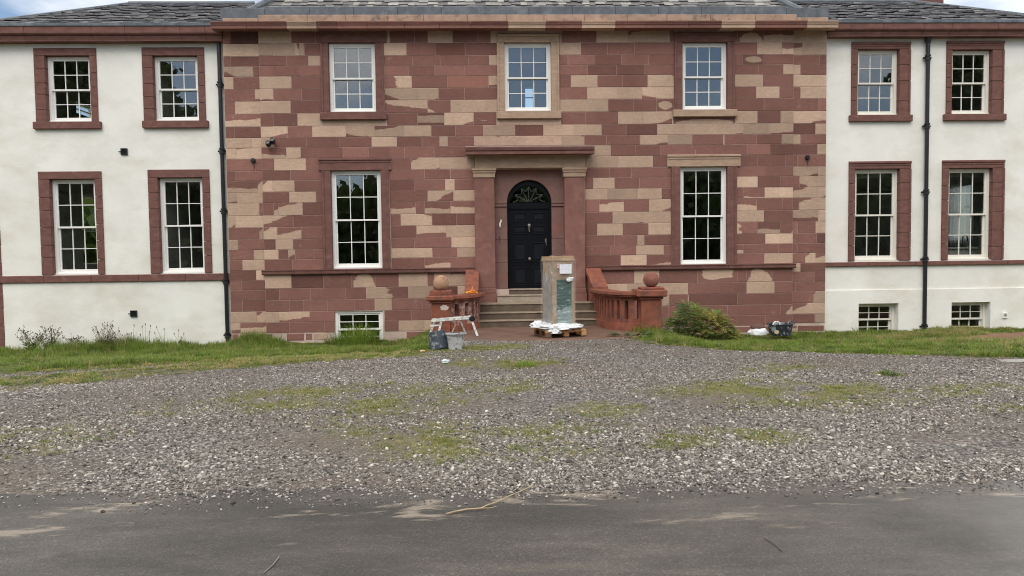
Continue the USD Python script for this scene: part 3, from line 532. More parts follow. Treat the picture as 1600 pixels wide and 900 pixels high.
# string course under the ground floor windows, in lengths
zs0, zs1 = zat(426.5, -.06), zat(419.3, -.06); xg = [XBL - .05, -3.2, -1.4, at(742, 420, 0)[0] + .02]
xh = [at(916, 417, 0)[0], 3.9, 5.6, XBR + .05]
for g_ in (xg, xh):
    for a, b in zip(g_, g_[1:]):
        mb = MB().runx([(.03, zs0), (-.05, zs0), (-.07, zs0 + .02), (-.075, zs1 - .03), (-.09, zs1 - .012), (-.09, zs1), (.03, zs1 + .012)], a + .004, b - .004); put(house, 'string_course', mb, red_dressed)

# ---- cornice, blocking course, lead gutter, roof
zc0, zc1 = zat(43, -.36), zat(32.6, -.36)
xc = [at(328, 38, -.36)[0]] + [at(p, 38, -.36)[0] for p in (384, 447, 494, 526, 573, 632, 687, 735, 794, 853, 909, 962, 1010, 1076, 1128, 1181, 1262, 1311)]
cc = 'R R B R R R R R s B R B R R R B R B'.split()
prof = lambda y0: [(.05, ZT - .02), (y0 + .30, ZT - .02), (y0 + .28, ZT + .05), (y0 + .24, zc0 - .005), (y0 + .03, zc0 - .005), (y0 + .03, zc0 + .06), (y0 + .012, zc0 + .075), (y0 + .03, zc0 + .085), (y0, zc1 - .02), (y0, zc1), (.05, zc1 + .05)]
for a, b, c in zip(xc, xc[1:], cc):
    mb = MB().runx(prof(-.36), a + .004, b - .004, (1 if c == 'B' else .42 if c == 's' else 0, float(rng.uniform(.25, .6)), .05)); put(house, 'cornice_stone', mb, stone_mat)
# returns of the cornice round the corners
for x0, x1 in ((xc[0], XL - .002), (XR + .002, xc[-1])):
    mb = MB().box(x0 + .003, x1, .053, 1.2, zc0, zc1, .01, (0, .4, .05)).box(x0 + .1, x1, .053, 1.2, ZT, zc0 - .004, .01, (0, .4, .05)); put(house, 'cornice_return', mb, stone_mat)
zb1 = zat(23.0, -.02); xb = [XL + .03] + [at(p, 28, -.02)[0] for p in (403, 480, 540, 605, 662, 730, 792, 850, 913, 980, 1042, 1110, 1180, 1245)] + [XR - .0]
for i, (a, b) in enumerate(zip(xb, xb[1:])):
    top = zb1 - (.07 if i in (0, len(xb) - 2) else 0)
    mb = MB().box(a + .003, b - .003, -.03, .30, zc1 + .04, top, .012); put(house, 'blocking_course_stone', mb, coping_buff)
zl1 = zat(12.5, .12); mb = MB()
for i, (a, b) in enumerate(zip(np.linspace(XL - .02, XR + .02, 15), np.linspace(XL - .02, XR + .02, 15)[1:])):
    mb2 = MB().box(a + .002, b - .002, .0, .40, zb1 - .06 if i not in (0, 13) else zb1 - .13, zl1 - (.0 if i not in (0, 13) else .04), .008); put(house, 'lead_gutter', mb2, lead)
RY0, RZ0, PITCH_R = .38, zl1 - .04, math.tan(math.radians(45)); RD = 7.6; RXL, RXR = -5.35, 7.45
half = (RD - RY0) / 2; rz = RZ0 + half * PITCH_R
rv = np.array([(RXL, RY0, RZ0), (RXR, RY0, RZ0), (RXR, RD, RZ0), (RXL, RD, RZ0), (RXL + half, RY0 + half, rz), (RXR - half, RY0 + half, rz)])
tri = lambda *fs: np.array([t for f in fs for t in ([f[:3]] if len(f) == 3 else [(f[0], f[1], f[2]), (f[0], f[2], f[3])])])
roof = put(house, 'roof', MB().add(rv - [0, 0, .03], tri((0, 1, 5, 4), (1, 2, 5), (2, 3, 4, 5), (3, 0, 4))), slate_dark)
def slates(xl, xr, y0, z0, pitch, ln, width, rows, sd, inset_l=1.0, inset_r=1.0, lift=.012):
    """Overlapping slates on a slope rising towards +y, cut by 45 degree hips at its ends."""
    g = np.random.default_rng(sd); mb = MB(); c, s = math.cos(math.atan(pitch)), math.sin(math.atan(pitch))
    for r_ in range(rows):
        d0 = r_ * ln; yb = y0 + d0 * c
        lo, hi = xl + inset_l * (yb - y0), xr - inset_r * (yb - y0); x = lo + float(g.uniform(-.1, 0))
        while x < hi:
            w = width * float(g.uniform(.65, 1.35)); e = min(x + w, hi); a = max(x, lo)
            if e - a > .03:
                dl = float(g.uniform(-.22, .22)) * ln; th = float(g.uniform(.012, .024)); L = ln * 1.9
                o0, o1 = d0 + dl, d0 + L; h0, h1 = lift + .030 + float(g.uniform(0, .016)), lift - .004
                def P(x_, d, h): return (x_, y0 + d * c - h * s, z0 + d * s + h * c)
                j = float(g.uniform(-.008, .008))
                mb.add([P(a + .002, o0 + j, h0 - th), P(e - .002, o0 - j, h0 - th), P(e - .002, o1, h1 - th), P(a + .002, o1, h1 - th), P(a + .002, o0 + j, h0), P(e - .002, o0 - j, h0), P(e - .002, o1, h1), P(a + .002, o1, h1)],
                       np.array([[4, 5, 6], [4, 6, 7], [0, 5, 4], [0, 1, 5], [1, 2, 6], [1, 6, 5], [3, 4, 7], [3, 0, 4]]), (float(g.uniform()), 0, 0))
            x += w
    return mb
put(roof, 'slates', slates(RXL, RXR, RY0, RZ0, PITCH_R, .17, .185, 14, 5), slate_mat, kind='stuff')
for sx, x0 in ((1, RXL), (-1, RXR)):
    d = np.linspace(0, 1.6, 6); put(house, 'hip_flashing', MB().tube(np.stack([x0 + sx * d - sx * .02, RY0 + d - .02, RZ0 + .03 + d * PITCH_R + .01], 1), .085, 8), lead)

# ---- portal
PY = -.12
def pz(y, px=828, Y=PY): return at(px, y, Y)[2]
pil = [(742.3, 773.5), (882.8, 914.3)]; zcap0, zcap1, zent = pz(276.8), pz(262.6), pz(241.5)
for pl, pr_ in pil:
    z0p = pz(449, (pl + pr_) / 2); x0, x1 = xat(pl, 1.8, PY), xat(pr_, 1.8, PY)
    p = put(house, 'pilaster', MB().box(x0, x1, PY, .30, z0p, zcap0 - .002, .006), portal_stone)
    put(p, 'capital', MB().box(x0 - .02, x1 + .02, PY - .02, .28, zcap0, zcap0 + .10, .006).box(x0 - .035, x1 + .035, PY - .04, .29, zcap0 + .102, zcap0 + .15, .01).box(x0 - .05, x1 + .05, PY - .06, .29, zcap0 + .152, zcap1, .008), buff_dressed)
    put(p, 'plinth', MB().box(x0 - .03, x1 + .03, PY - .04, .30, .44, z0p - .14, .008).box(x0 - .015, x1 + .015, PY - .02, .30, z0p - .138, z0p - .02, .012).box(x0 - .004, x1 + .004, PY - .006, .30, z0p - .02, z0p - .002, .004), portal_stone)
ex0, ex1 = xat(742, 3.6, PY), xat(914.3, 3.6, PY)
put(house, 'entablature', MB().box(ex0, ex1, PY - .01, .02, zcap1 + .002, zent, .008).box(ex0, ex1, .02, .30, zcap1 + .02, zent, .0), buff_dressed)
kx0, kx1 = xat(727.3, 3.95, -.42), xat(929, 3.95, -.42); kz1, kz0 = pz(229, 828, -.42), pz(239.5, 828, -.42)
put(house, 'door_cornice', MB().runx([(.0, zent + .002), (PY - .08, zent + .002), (PY - .10, kz0 - .01), (-.39, kz0 - .01), (-.39, kz0 + .05), (-.375, kz0 + .06), (-.405, kz0 + .075), (-.42, kz1 - .025), (-.42, kz1), (0.0, kz1 + .05)], kx0, kx1), red_dressed)
# recess with the arched doorway: side slabs, arch ring, impost
ry = .10; rp = recess.difference(arch)
imp0, imp1 = pz(323.5, 828, ry), pz(314.6, 828, ry)
pieces = {'lower': rp.intersection(sbox(-5, -5, 9, imp0)), 'upper': rp.intersection(sbox(-5, imp0, 9, 9))}
lower = list(getattr(pieces['lower'], 'geoms', [pieces['lower']]))
for g_ in lower:
    x0, z0, x1, z1 = g_.bounds; zs = [z0, z0 + .62, z0 + 1.15, z1]
    for a, b in zip(zs, zs[1:]): put(house, 'doorway_stone', MB().box(x0 + .001, x1 - .001, ry, .36, a + .003, b - .002, .004), recess_stone)
    put(house, 'impost', MB().box(x0 - .0, x1 + .0, ry - .03, ry + .02, imp0 + .01, imp0 + .06, .008).box(x0, x1, ry - .02, ry + .02, imp1 - .05, imp1, .008), recess_stone)
put(house, 'arch_stone', MB().prism(pieces['upper'], ry, .36), recess_stone)
# door, frame and fanlight
dy = .24
fr = arch.difference(shapely.affinity.scale(arch, .90, .955, origin=(dc, DZ0)))
dfz = DZS - .02
door = put(house, 'door', MB().box(DX0 + .055, DX1 - .055, dy + .02, dy + .065, DZ0 + .01, dfz - .13, .003), door_paint, label='black panelled front door under a fanlight')
put(house, 'door_frame', MB().prism(fr, dy - .02, dy + .10).box(DX0 + .02, DX1 - .02, dy - .015, dy + .09, dfz - .13, dfz + .02, .01), door_paint)
dh = dfz - .14 - DZ0
for (za, zb_) in ((.04, .265), (.34, .585), (.655, .80), (.845, .965)):
    if (za, zb_) == (.655, .80): za, zb_ = .69, .80
    for s in (-1, 1):
        xa, xb_ = sorted((dc + s * .055, dc + s * .39)); a, b = DZ0 + dh * za, DZ0 + dh * zb_
        mb = MB(); ring(mb, xa, xb_, a, b, dy + .002, dy + .03, .022, .022, .022, .022, .009); mb.box(xa + .05, xb_ - .05, dy + .008, dy + .03, a + .05, b - .05, .011); put(door, 'door_panel', mb, door_trim)
brass = grain('aged_brass', (.22, .20, .17), .2, .35, 9, .1, 40, .5, metallic=.7)
kz = pz(352, 828, dy); M = tra(dc, dy + .0, kz)
put(door, 'knocker', MB().lathe([(0, -.01), (.03, -.01), (.035, .01), (.0, .02)], n=16, M=M @ rot([1, 0, 0], 90)).tube([(dc, dy - .03, kz), (dc - .018, dy - .045, kz - .03), (dc, dy - .04, kz - .15)], .012, 8).tube([(dc, dy - .03, kz), (dc + .018, dy - .045, kz - .03), (dc, dy - .04, kz - .15)], .012, 8), brass)
kz = pz(404.5, 828, dy); put(door, 'door_knob', MB().lathe([(.0, .0), (.018, .0), (.016, .035), (.036, .055), (.034, .075), (.0, .085)], n=16, M=tra(dc, dy + .02, kz) @ rot([1, 0, 0], 90)), brass)
zz_ = pz(378, 860, dy); put(door, 'key_plate', MB().box(DX1 - .15, DX1 - .11, dy + .01, dy + .025, zz_ - .08, zz_ + .08, .005), brass)
fan_c = (dc, DZS + .01); R1 = dr * .90
fp = Polygon([(dc - R1, DZS), (dc + R1, DZS)] + [(dc + R1 * math.cos(t), DZS + R1 * math.sin(t)) for t in np.linspace(0, math.pi, 25)])
fl = put(house, 'fanlight', MB().prism(fp.buffer(-.012), dy + .038, dy + .042), glass)
fan_lead = grain('fanlight_lead', (.16, .17, .18), .2, .5)
angs = np.radians([0, 30, 62, 90, 118, 150, 180]); Rf = R1 * .80
tr = MB()
for a in angs[1:-1]: tr.tube([(dc + .04 * math.cos(a), dy + .03, DZS + .03), (dc + Rf * math.cos(a), dy + .03, DZS + Rf * math.sin(a))], .0048, 6)
for a0, a1 in zip(angs, angs[1:]):
    t = np.linspace(0, 1, 9); am = a0 + (a1 - a0) * t; rr_ = Rf * (1 - .30 * np.sin(np.pi * t)) * (1 if True else 1)
    tr.tube(np.stack([dc + rr_ * np.cos(am), np.full(9, dy + .03), DZS + .01 + rr_ * np.sin(am)], 1), .0045, 6)
put(fl, 'tracery', tr, fan_lead)
# strip of torn white tape hanging on the doorway stone, and two small iron hooks
p0 = at(780.5, 343, ry - .01); tp = MB(); xs_ = [p0 + [0.006 * math.sin(k), -.012 - .004 * k % .01, -.028 * k] for k in range(8)]
tp.tube([p0 + [.03 - .004 * k + .01 * math.sin(k * 1.3), -.015, -.03 * k] for k in range(7)], [.006, .018, .02, .022, .024, .022, .012], 6); put(house, 'torn_tape', tp, cable_white)
p0 = at(780, 369, ry - .01); put(house, 'bell_wire', MB().tube([p0, p0 + [.01, -.03, -.03], p0 + [0, -.02, -.14]], .008, 6), black_iron)
# floodlight and small black fittings on the wall
p0 = at(426, 222, YS); fl_ = MB().box(p0[0] - .05, p0[0] + .05, -.02, YS, p0[2] - .05, p0[2] + .06, .01).tube([(p0[0], -.02, p0[2]), (p0[0] + .02, -.12, p0[2] + .02)], .018, 8)
flamp = put(house, 'floodlight', fl_, black_iron, label='black floodlight fixed to the stone wall')
for k, (dx, dz_) in enumerate(((-.05, -.04), (.05, .02))):
    put(flamp, 'lamp_head', MB().lathe([(.0, .06), (.05, .055), (.062, -.03), (.055, -.06), (.0, -.05)], n=14, M=tra(p0[0] + dx, -.13, p0[2] + dz_ - .02) @ rot([1, 0, 0], 60)), black_iron)
for px, py, Y in ((396, 251, YS), (1261, 246, YS)):
    q = at(px, py, Y); put(house, 'wall_fitting', MB().lathe([(.0, .07), (.04, .068), (.055, .04), (.055, .0), (.05, -.02)], n=14, M=tra(q[0], Y, q[2]) @ rot([1, 0, 0], 90)).tube([(q[0] + .01, Y - .01, q[2] - .04), (q[0] + .015, Y - .008, q[2] - .2)], .005, 5), black_iron)

# ---- rooms behind the windows
def rooms(parent, x0, x1, y0, y1, floors, parts, holes_back):
    mb = MB()
    for z in floors: mb.box(x0, x1, y0, y1, z - .16, z)
    for i, px_ in enumerate(parts): mb.box(px_ - .06, px_ + .06, y0 + .003, y1 - .003, floors[0] + .003, floors[-1] - .163)
    put(parent, 'room_wall', mb, plaster)
    b = sbox(x0, floors[0] - .16, x1, floors[-1]).difference(shapely.union_all([sbox(h[0], h[2], h[1], h[3]) for h in holes_back])) if holes_back else sbox(x0, floors[0] - .16, x1, floors[-1])
    put(parent, 'back_wall', MB().prism(b, y1 + .003, y1 + .35), plaster)
ub = rect(819, 834, 136, 170, 6.1)
rooms(house, XL + .32, XR - .32, .42, 6.0, [-1.0, .55, 3.62, 7.05], [-1.7, 2.7], [ub])
mb = MB(); ring(mb, *ub, 6.05, 6.1, .03, .03, .03, .03); mb.box(ub[0], ub[1], 6.05, 6.08, (ub[2] + ub[3]) / 2 - .015, (ub[2] + ub[3]) / 2 + .015); put(house, 'rear_window', mb, white_paint)

# ------------------------------------------------------------------ rendered wings
WY = .25
def wing(label, x0, x1, uppers, lowers, basements, band_px, corn, joints_px, sgn, ref, surround_depth, back):
    t = thing('rendered_wing', label, 'house')
    hs = [sbox(w[0] - .04, w[2], w[1] + .04, w[3] + .04) for w, *_ in uppers + lowers] + [sbox(w[0], w[2], w[1], w[3]) for w, *_ in basements]
    ztop = zat(corn[3], WY, ref)
    body = sbox(x0, -1.0, x1, ztop).difference(shapely.union_all(hs))
    wl = put(t, 'wall', MB().prism(body, WY, WY + .34), render_mat)
    xo = x0 if sgn < 0 else x1
    ew_pad = .34 if sgn < 0 else .12
    ew = sbox(WY + .345, -1.0, 4.9, ztop); xe = xo - sgn * .15
    def hit(px, py):
        d = ray(px, py); return CAM + d * (xe - CAM[0]) / d[0]
    hl = []
    for (a, b, c, d_) in back:
        p, q = hit(a, c), hit(b, d_); hl.append(sbox(min(p[1], q[1]) - ew_pad, min(p[2], q[2]), max(p[1], q[1]) + ew_pad, max(p[2], q[2])))
    for g_ in [ew.difference(shapely.union_all(hl))]:
        m_ = trimesh.creation.extrude_polygon(g_, .3, engine='earcut'); v_ = np.array(m_.vertices)
        put(t, 'end_wall', MB().add(np.stack([xe - .15 + v_[:, 2], v_[:, 0], v_[:, 1]], 1), np.array(m_.faces)), render_mat)
    for hb in hl:
        y0_, z0_, y1_, z1_ = hb.bounds; mb = MB(); e_ = .022
        for bx_ in ((y0_, y0_ + e_, z0_, z1_), (y1_ - e_, y1_, z0_, z1_), (y0_ + e_, y1_ - e_, z0_, z0_ + e_), (y0_ + e_, y1_ - e_, z1_ - e_, z1_), (y0_ + e_, y1_ - e_, (z0_ + z1_) / 2 - .012, (z0_ + z1_) / 2 + .012)): mb.box(xe - .03, xe + .03, *bx_)
        put(t, 'side_window', mb, white_paint)
    for (w, lab, ox, ht, sl) in uppers:
        zm = (w[2] + w[3]) / 2; o = xs(*ox, zm, WY); h = (o[0], o[1], zat(ht, WY, sum(ox) / 2)); s = (*xs(sl[0], sl[1], w[2], WY), zat(sl[2], WY, (sl[0] + sl[1]) / 2))
        surround(t, w, o, h, s, WY, red_dressed, red_dressed, red_dressed, .03, (5, 4), .33, band=sgn > 0); sash_window(t, w, WY + surround_depth, white_paint if sgn < 0 else cream_paint, label=lab)
    for (w, lab, ox, ht) in lowers:
        zm = (w[2] + w[3]) / 2; o = xs(*ox, zm, WY); h = (o[0], o[1], zat(ht, WY, sum(ox) / 2))
        surround(t, w, o, h, None, WY, red_dressed, red_dressed, red_dressed, .03, (6, 6), .33, band=sgn > 0); sash_window(t, w, WY + surround_depth, white_paint if sgn < 0 else cream_paint, label=lab)
    for (w, lab) in basements: sash_window(t, w, WY + .14, cream_paint, label=lab, meet=.55, pane_mat=plain_glass)
    bz1, bz0 = zat(band_px[0], WY, ref), zat(band_px[1], WY, ref)
    xsb = np.linspace(x0, x1, 6)
    for a, b in zip(xsb, xsb[1:]): put(t, 'string_course', MB().box(a + .003, b - .003, WY - (.045 if sgn < 0 else .06), WY + .02, bz0, bz1, .012), red_dressed)
    # cornice in blocks: fascia over a set back moulding
    Yc = WY - .30; cz = [zat(p, Yc, ref) for p in corn[:3]]   # top, fascia bottom, moulding bottom
    js = [x0 - .25 if sgn < 0 else x0] + [at(p, 45, Yc)[0] for p in joints_px] + [x1 if sgn < 0 else x1 + .25]
    for a, b in zip(js, js[1:]):
        mb = MB().runx([(Yc, cz[0]), (WY + .2, cz[0]), (WY + .2, ztop - .02), (WY - .10, ztop - .02), (Yc + .12, cz[2]), (Yc + .10, cz[2]), (Yc + .10, cz[2] + .03), (Yc + .06, cz[1] - .035), (Yc + .075, cz[1] - .02), (Yc + .02, cz[1]), (Yc, cz[1] + .02)], a + .004, b - .004); put(t, 'cornice_stone', mb, red_dressed if sgn < 0 else red_dressed)
    put(t, 'gutter', MB().box(js[0], js[-1], Yc - .02, Yc + .22, cz[0] + .002, cz[0] + .075, .01), lead)
    # hipped roof
    ry0, rz0 = Yc + .10, cz[0] + .05; pit = .535; hd = 2.35; rx0, rx1 = (js[0] + .05, x1 + 3) if sgn < 0 else (x0 - 3, js[-1] - .05)
    zr_ = rz0 + hd * pit; yb = ry0 + 2 * hd
    if sgn < 0: v = np.array([(rx0, ry0, rz0), (x1, ry0, rz0), (x1, yb, rz0), (rx0, yb, rz0), (rx0 + hd, ry0 + hd, zr_), (x1, ry0 + hd, zr_)]); fs = tri((0, 1, 5, 4), (2, 3, 4, 5), (3, 0, 4))
    else: v = np.array([(x0, ry0, rz0), (rx1, ry0, rz0), (rx1, yb, rz0), (x0, yb, rz0), (x0, ry0 + hd, zr_), (rx1 - hd, ry0 + hd, zr_)]); fs = tri((0, 1, 5, 4), (2, 3, 4, 5), (1, 2, 5))
    rf = put(t, 'roof', MB().add(v - [0, 0, .03], fs), slate_dark)
    sl_, sr_ = (v[0][0], x1) if sgn < 0 else (x0, v[1][0])
    put(rf, 'slates', slates(sl_, sr_, ry0, rz0, pit, .20, .20, int(hd / .20 / math.cos(math.atan(pit))), 9 + sgn, 1.0 if sgn < 0 else 0.0, 0.0 if sgn < 0 else 1.0), slate_dark, kind='stuff')
    hx = v[0] if sgn < 0 else v[1]; d = np.linspace(0, hd, 5)
    put(t, 'hip_flashing', MB().tube(np.stack([hx[0] - sgn * d, hx[1] + d, hx[2] + d * pit + .015], 1), .06, 8), lead)
    xa, xb_ = (v[4][0], x1) if sgn < 0 else (x0, v[5][0])
    put(t, 'ridge', MB().tube([(xa, ry0 + hd, zr_ + .02), ((xa + xb_) / 2, ry0 + hd, zr_ + .02), (xb_, ry0 + hd, zr_ + .02)], .075, 10), lead)
    rooms(t, min(x0, x1) + (.31 if sgn < 0 else .02), max(x0, x1) - (.02 if sgn < 0 else .31), WY + .35, 4.5, [-1.0, .45, 3.45, ztop], [(x0 + x1) / 2 + .9] if sgn < 0 else [], [])
    return t, wl
WF = WY + .10
LW = [(rect(72, 142, 87, 190.5, WY), 'white sash window with a bright pane low down', (55.2, 152.5), 75.5, (54, 159.4, 202)), (rect(240, 310.2, 87, 189, WY), 'white sash window reflecting blue sky in its top panes', (223.8, 320.8), 74.3, (224, 326.6, 200.5))]
LL_ = [(rect(80.5, 151.5, 280, 429.3, WY), 'tall white sash window with green showing through its panes', (63.5, 162), 268), (rect(249, 318.5, 277.5, 427, WY), 'tall white sash window beside the downpipe', (234, 329.8), 265)]
bk = [(121, 136, 162, 185), (129, 150, 308, 412)]
lw, lwall = wing('white rendered wing of the house with tall weeds at its foot', -11.17, XL, LW, LL_, [], (429, 440), (41, 52.5, 62, 67), (37, 55 + 87, 195, 281, 320), -1, 200, .09, bk)
for i, z0 in enumerate(np.arange(-1.0, 6.2, .36)):
    put(lwall, 'quoin_stone', MB().box(-11.19, -11.19 + (.13 if i % 2 else .135), WY - .012, WY + .03, z0 + .003, z0 + .357, .005), red_dressed)
RWU = [(rect(1339.5, 1404.5, 77, 180, WY), 'cream sash window reflecting bright blue sky', (1329.6, 1421.5), 66, (1325.7, 1423.7, 190.3)), (rect(1486.5, 1549.3, 77.7, 178.6, WY), 'cream sash window reflecting trees beside the downpipe', (1477.8, 1567.3), 64.6, (1472.8, 1569.8, 188.8))]
RWL = [(rect(1335, 1404.8, 264, 407.5, WY), 'tall cream sash window over the basement window by the stone corner', (1325.2, 1422), 252), (rect(1481, 1549.3, 263, 405.9, WY), 'tall cream sash window with a kitchen tap behind its panes', (1470.6, 1567.5), 250.3)]
RWB = [(rect(1340.5, 1402.5, 474, 531, WY), 'low basement window between stone corner and downpipe'), (rect(1485.3, 1545.8, 472, 531, WY), 'low basement window near the pale wall socket')]
bk2 = [(1498, 1521, 276, 372)]
rw, rwall = wing('white rendered wing of the house with two low basement windows', XR, 13.55, RWU, RWL, RWB, (408, 414.5), (36, 46, 54.5, 59), (1331, 1381, 1444, 1488, 1560), 1, 1450, .09, bk2)
net = mat('net_curtain', {'t': ('transparent_bsdf', {'color': (1, 1, 1)}), 'd': ('translucent_bsdf', {'color': (.62, .66, .68)}), 'd2': ('diffuse_bsdf', {'color': (.5, .54, .56)}), 'a': ('mix_closure', {'fac': .4}), 'm': ('mix_closure', {'fac': .82})}, [('d.BSDF', 'a.closure1'), ('d2.BSDF', 'a.closure2'), ('t.BSDF', 'm.closure1'), ('a.closure', 'm.closure2')], surface='m.closure')
cy = np.linspace(2.3, 4.3, 60); cv = np.stack([13.18 + .03 * np.sin(cy * 38), cy], 1)
put(rw, 'net_curtain', MB().add(np.vstack([np.c_[cv, np.full(60, 1.25)], np.c_[cv, np.full(60, 3.3)]]), np.array([(i, i + 1, 61 + i, 60 + i) for i in range(59)])), net, smooth=True)
# kitchen behind the window: worktop and swan neck tap
q = at(1502, 386, 1.1); put(rw, 'worktop', MB().box(q[0] - 1.0, q[0] + 1.4, .75, 1.35, q[2] - .05, q[2], .008).box(q[0] - 1.0, q[0] + 1.4, .80, 1.35, .46, q[2] - .052), plaster)
tt = np.linspace(0, math.pi, 10); put(rw, 'kitchen_tap', MB().tube([(q[0], 1.05, q[2])] + [(q[0] + .06 - .06 * math.cos(a), 1.05, q[2] + .22 + .07 * math.sin(a)) for a in tt] + [(q[0] + .12, 1.05, q[2] + .15)], .014, 8), black_iron)
# rendered base standing slightly proud under its drip line
zdl = zat(452, WY - .03, 1450)
bb = sbox(XR + .004, -1.0, 13.55, zdl).difference(shapely.union_all([sbox(w[0], w[2], w[1], w[3]) for w, _ in RWB]))
put(rw, 'base_render', MB().prism(bb, WY - .03, WY - .001), render_mat)
# chimney over the ridge
q0, q1 = at(1397, 5, 4.2), at(1475, 5, 4.2)
ch = put(rw, 'chimney', MB().box(q0[0], q1[0], 4.2, 5.1, 6.5, q0[2] + .75, .02), red_dressed); put(ch, 'chimney_cap', MB().box(q0[0] - .06, q1[0] + .06, 4.14, 5.16, q0[2] + .752, q0[2] + .87, .02), buff_dressed)
# vents on the render, wall socket
for px, py in ((194.5, 237), (209.5, 490)):
    q = at(px, py, WY); v_ = MB(); ring(v_, q[0] - .075, q[0] + .075, q[2] - .075, q[2] + .075, WY - .035, WY + .0, .018, .018, .018, .018); v_.box(q[0] - .06, q[0] + .06, WY - .012, WY, q[2] - .06, q[2] + .06)
    for k in range(4): v_.box(q[0] - .058, q[0] + .058, WY - .03, WY - .012, q[2] - .05 + k * .028, q[2] - .038 + k * .028)
    put(lw, 'vent', v_, black_iron)
    put(lw, 'vent_stub', MB().tube([(q[0] - .125, WY - .02, q[2]), (q[0] - .1, WY - .02, q[2]), (q[0] - .076, WY - .02, q[2])], .010, 6), black_iron)
q = at(1569.5, 492.5, WY - .03); sk = put(rw, 'wall_socket', MB().box(q[0] - .065, q[0] + .065, WY - .06, WY - .028, q[2] - .075, q[2] + .075, .008), white_paint)
put(sk, 'socket_disc', MB().lathe([(.0, .012), (.035, .01), (.04, 0)], n=16, M=tra(q[0], WY - .058, q[2] + .01) @ rot([1, 0, 0], 90)), slab_stone)
# downpipes
def downpipe(parent, px_top, py_top, px_bot, py_bot, Y, collars, label):
    a, b = at(px_top, py_top, Y), at(px_bot, py_bot, Y); x = (a[0] + b[0]) / 2; r_ = .045
    p = put(parent, 'downpipe', MB().tube([(x, Y, b[2]), (x, Y, (a[2] + b[2]) / 2), (x, Y, a[2])], r_, 14), black_iron, label=label, smooth=50)
    for py in collars:
        z = at(px_top, py, Y)[2]
        put(p, 'collar', MB().lathe([(r_, -.07), (r_ + .018, -.065), (r_ + .018, -.03), (r_ + .006, -.02), (r_ + .006, .02), (r_ + .02, .03), (r_ + .02, .06), (r_, .065)], c=(x, Y, z), n=14).box(x - .10, x + .10, Y + .01, Y + .05, z - .02, z + .02, .006), black_iron, smooth=40)
    return p, x, a[2], b[2]
p, x, zt_, zb_ = downpipe(lw, 341, 68, 357, 548, WY - .075, (132, 236, 330, 440, 524), 'black iron downpipe in the corner beside the stone front')
put(p, 'shoe', MB().tube([(x, WY - .075, zb_ + .08), (x, WY - .09, zb_ + .02), (x - .0, WY - .16, zb_ - .02)], .05, 12), black_iron)
p, x, zt_, zb_ = downpipe(rw, 1450, 60, 1444.7, 521, WY - .075, (90, 197, 300, 405, 510), 'black iron downpipe between the window pairs')
put(p, 'hopper', MB().lathe([(.045, -.12), (.075, -.02), (.08, .06), (.05, .07)], c=(x, WY - .075, zt_), n=14), black_iron)

# ------------------------------------------------------------------ steps and landing
SX0, SX1 = -.215, 2.40
st = thing('front_steps', 'flight of worn stone steps rising to the black front door', 'steps')
rise = [-.02, zat(500.4, -1.25, 830), zat(488, -.95, 830), zat(474.0, -.65, 830), zat(461, -.33, 830), DZ0 - .003]
def step(x0, x1, y0, z0, z1, yb, m):
    p = put(st, 'step', MB().box(x0, x1, y0 + .018, yb, z0 - .15, z1 - .024, .006), m); put(p, 'tread', MB().box(x0 - .002, x1 + .002, y0, yb - .002, z1 - .022, z1, .009), tread_stone if m is step_stone else step_pale)
step(SX0, SX1, -1.25, rise[0], rise[1], -.90, step_stone); step(SX0, SX1, -.95, rise[1], rise[2], -.60, step_stone); step(SX0, SX1, -.65, rise[2], rise[3], .005, step_stone)
tx0, tx1 = xat(777, .6, -.33), xat(886, .6, -.33)
step(tx0, tx1, -.30, rise[3], rise[4], .095, step_pale); step(DX0 + .02, DX1 - .02, -.02, rise[4], rise[5], .36, step_stone)
put('/World', 'landing', MB().prism(Polygon([(-.7, -.35), (2.9, -.35), (2.9, -.02), (-.7, -.02)]), 0, .01).box(-.62, 3.0, -3.62, -.92, -.35, .0, .01), paving, label='brown paved landing at the foot of the front steps', kind='structure', cat='landing') if False else None
lp = [(-.55, -1.2), (2.75, -1.2), (3.05, -2.6), (2.7, -3.35), (1.9, -3.72), (.9, -3.70), (.1, -3.5), (-.5, -3.2), (-.7, -2.4)]
lm = trimesh.creation.extrude_polygon(Polygon(lp).buffer(.12, join_style=1), .30, engine='earcut'); lm.apply_translation((0, 0, -.31))
put('/World', 'landing', lm, paving, label='brown dirty paved landing at the foot of the front steps', kind='structure', cat='landing')

